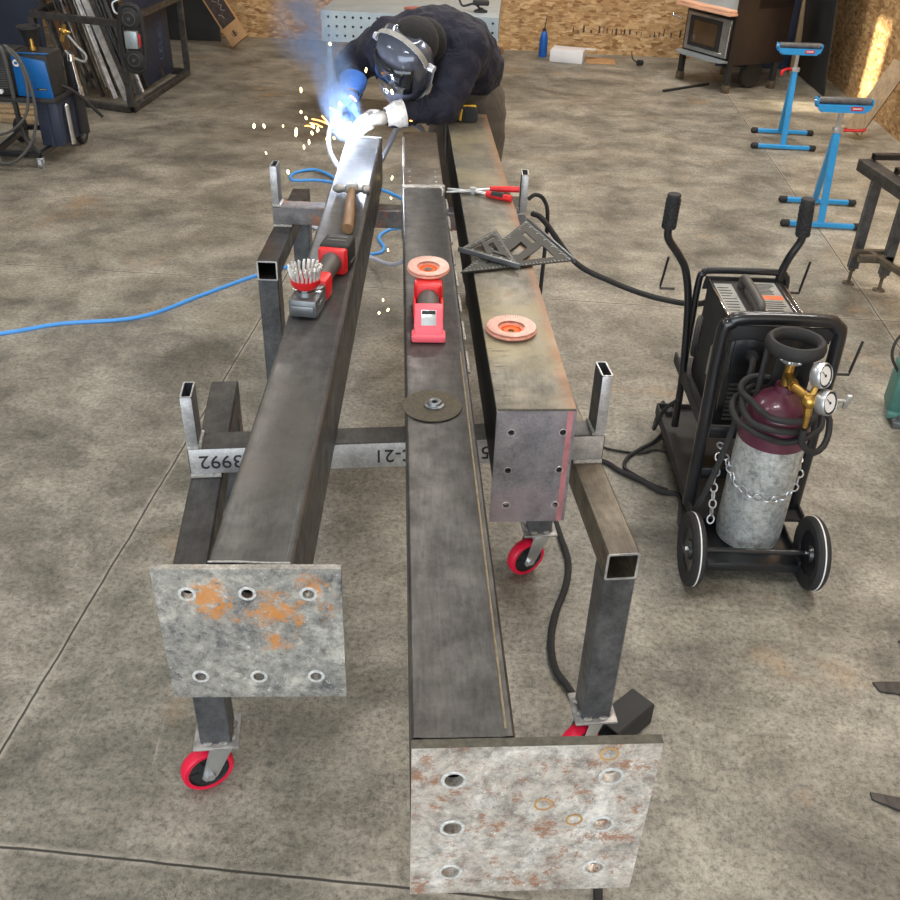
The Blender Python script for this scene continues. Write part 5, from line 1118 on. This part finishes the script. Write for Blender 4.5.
b=B(); b.tube([(-.015,-.035,-.01),(-.012,-.04,.12),(-.02,-.035,.27),(-.05,-.03,.31),(-.12,-.03,.325),(-.30,-.03,.33)],.0135,12); obj('guard_tube',b,M['tool_grey'],wl)
lead('welder_cables','dark cable sagging in a wide loop from the top of the blue welder','cable',[(-2.88,6.20,.755),(-2.80,6.17,.70),(-2.755,6.15,.58),(-2.74,6.14,.42),(-2.75,6.12,.30),(-2.80,6.10,.18),(-2.90,6.08,.08),(-3.0,6.08,.05),(-3.15,6.10,.10),(-3.4,6.15,.2)],.010,M['tool_grey'])
lead('welder_cable','dark cable from the welder front drooping left under the shelf','cable',[(-2.86,6.18,.74),(-2.79,6.16,.66),(-2.765,6.14,.52),(-2.79,6.12,.38),(-2.85,6.10,.30),(-2.95,6.10,.24),(-3.1,6.12,.22),(-3.4,6.15,.25)],.009,M['tool_grey'])
lead('torch_lead','black torch lead hanging right of the blue welder towards the rack','cable',[(-2.70,6.38,.50),(-2.62,6.42,.46),(-2.56,6.46,.40),(-2.50,6.52,.30),(-2.47,6.55,.25)],.011,M['black_matte'])
t=thing('gas_regulator','brass gas regulator with silver body and looped hose, right of the blue welder','regulator',(-2.62,6.62,.0))
b=B(); b.cyl((-.03,0,.12),(-.03,0,.62),.045,.045,20); b.sphere((-.03,0,.62),.045,(1,1,.8)); cb_=obj('small_cylinder',b,M['black_matte'],t)
b=B(); b.cyl((.02,-.06,.44),(.005,-.06,.60),.018,.014,16); b.cyl((.0,-.06,.60),(.0,-.05,.64),.024,.024,12); b.cyl((.02,-.06,.44),(.03,-.065,.38),.026,.02,12); obj('silver_tube',b,M['chrome'],t)
b=B(); b.cyl((-.05,-.03,.72),(-.01,-.04,.82),.014,.012,10); b.sphere((-.02,-.04,.78),.022); b.cyl((-.05,-.04,.79),(.02,-.04,.775),.010); obj('brass_valve',b,M['brass'],t)
b=B(); b.tube([(-.0,-.04,.76),(.05,-.05,.70),(.10,-.05,.64),(.08,-.05,.60),(.0,-.05,.63),(-.04,-.03,.66)],.008,8); obj('hose_loop',b,M['label_grey'],t)
t=thing('black_cup','black funnel shaped cup with brass fitting above the blue welder','cup',(-2.80,6.42,.702))
b=B(); b.lathe([(.03,0),(.045,.05),(.065,.11),(.075,.12),(.075,.135),(.06,.135),(.04,.06),(.0,.01)],n=24); obj('cup',b,M['black_matte'],t)
b=B(); b.cyl((.03,-.07,.003),(.03,-.07,.07),.014,.010,12); b.cyl((.03,-.07,.001),(.03,-.07,.02),.022,.022,8); obj('fitting',b,M['brass'],t)
# a few lengths of lumber on the floor behind the welder
for k in range(3):
    b=B(); b.box(0,.9,-.045,.045,0,.04,.003); o=obj('lumber_piece',b,M['lumber']); o.location=(-4.1+.02*k,7.35+.12*k,.002+0*k); o.rotation_euler=(0,0,-.12+.05*k)
    tag(o,'dusty lumber piece on the floor behind the blue welder, at the left edge','lumber','lumber on the floor behind the blue welder')
bpy.context.view_layer.update()
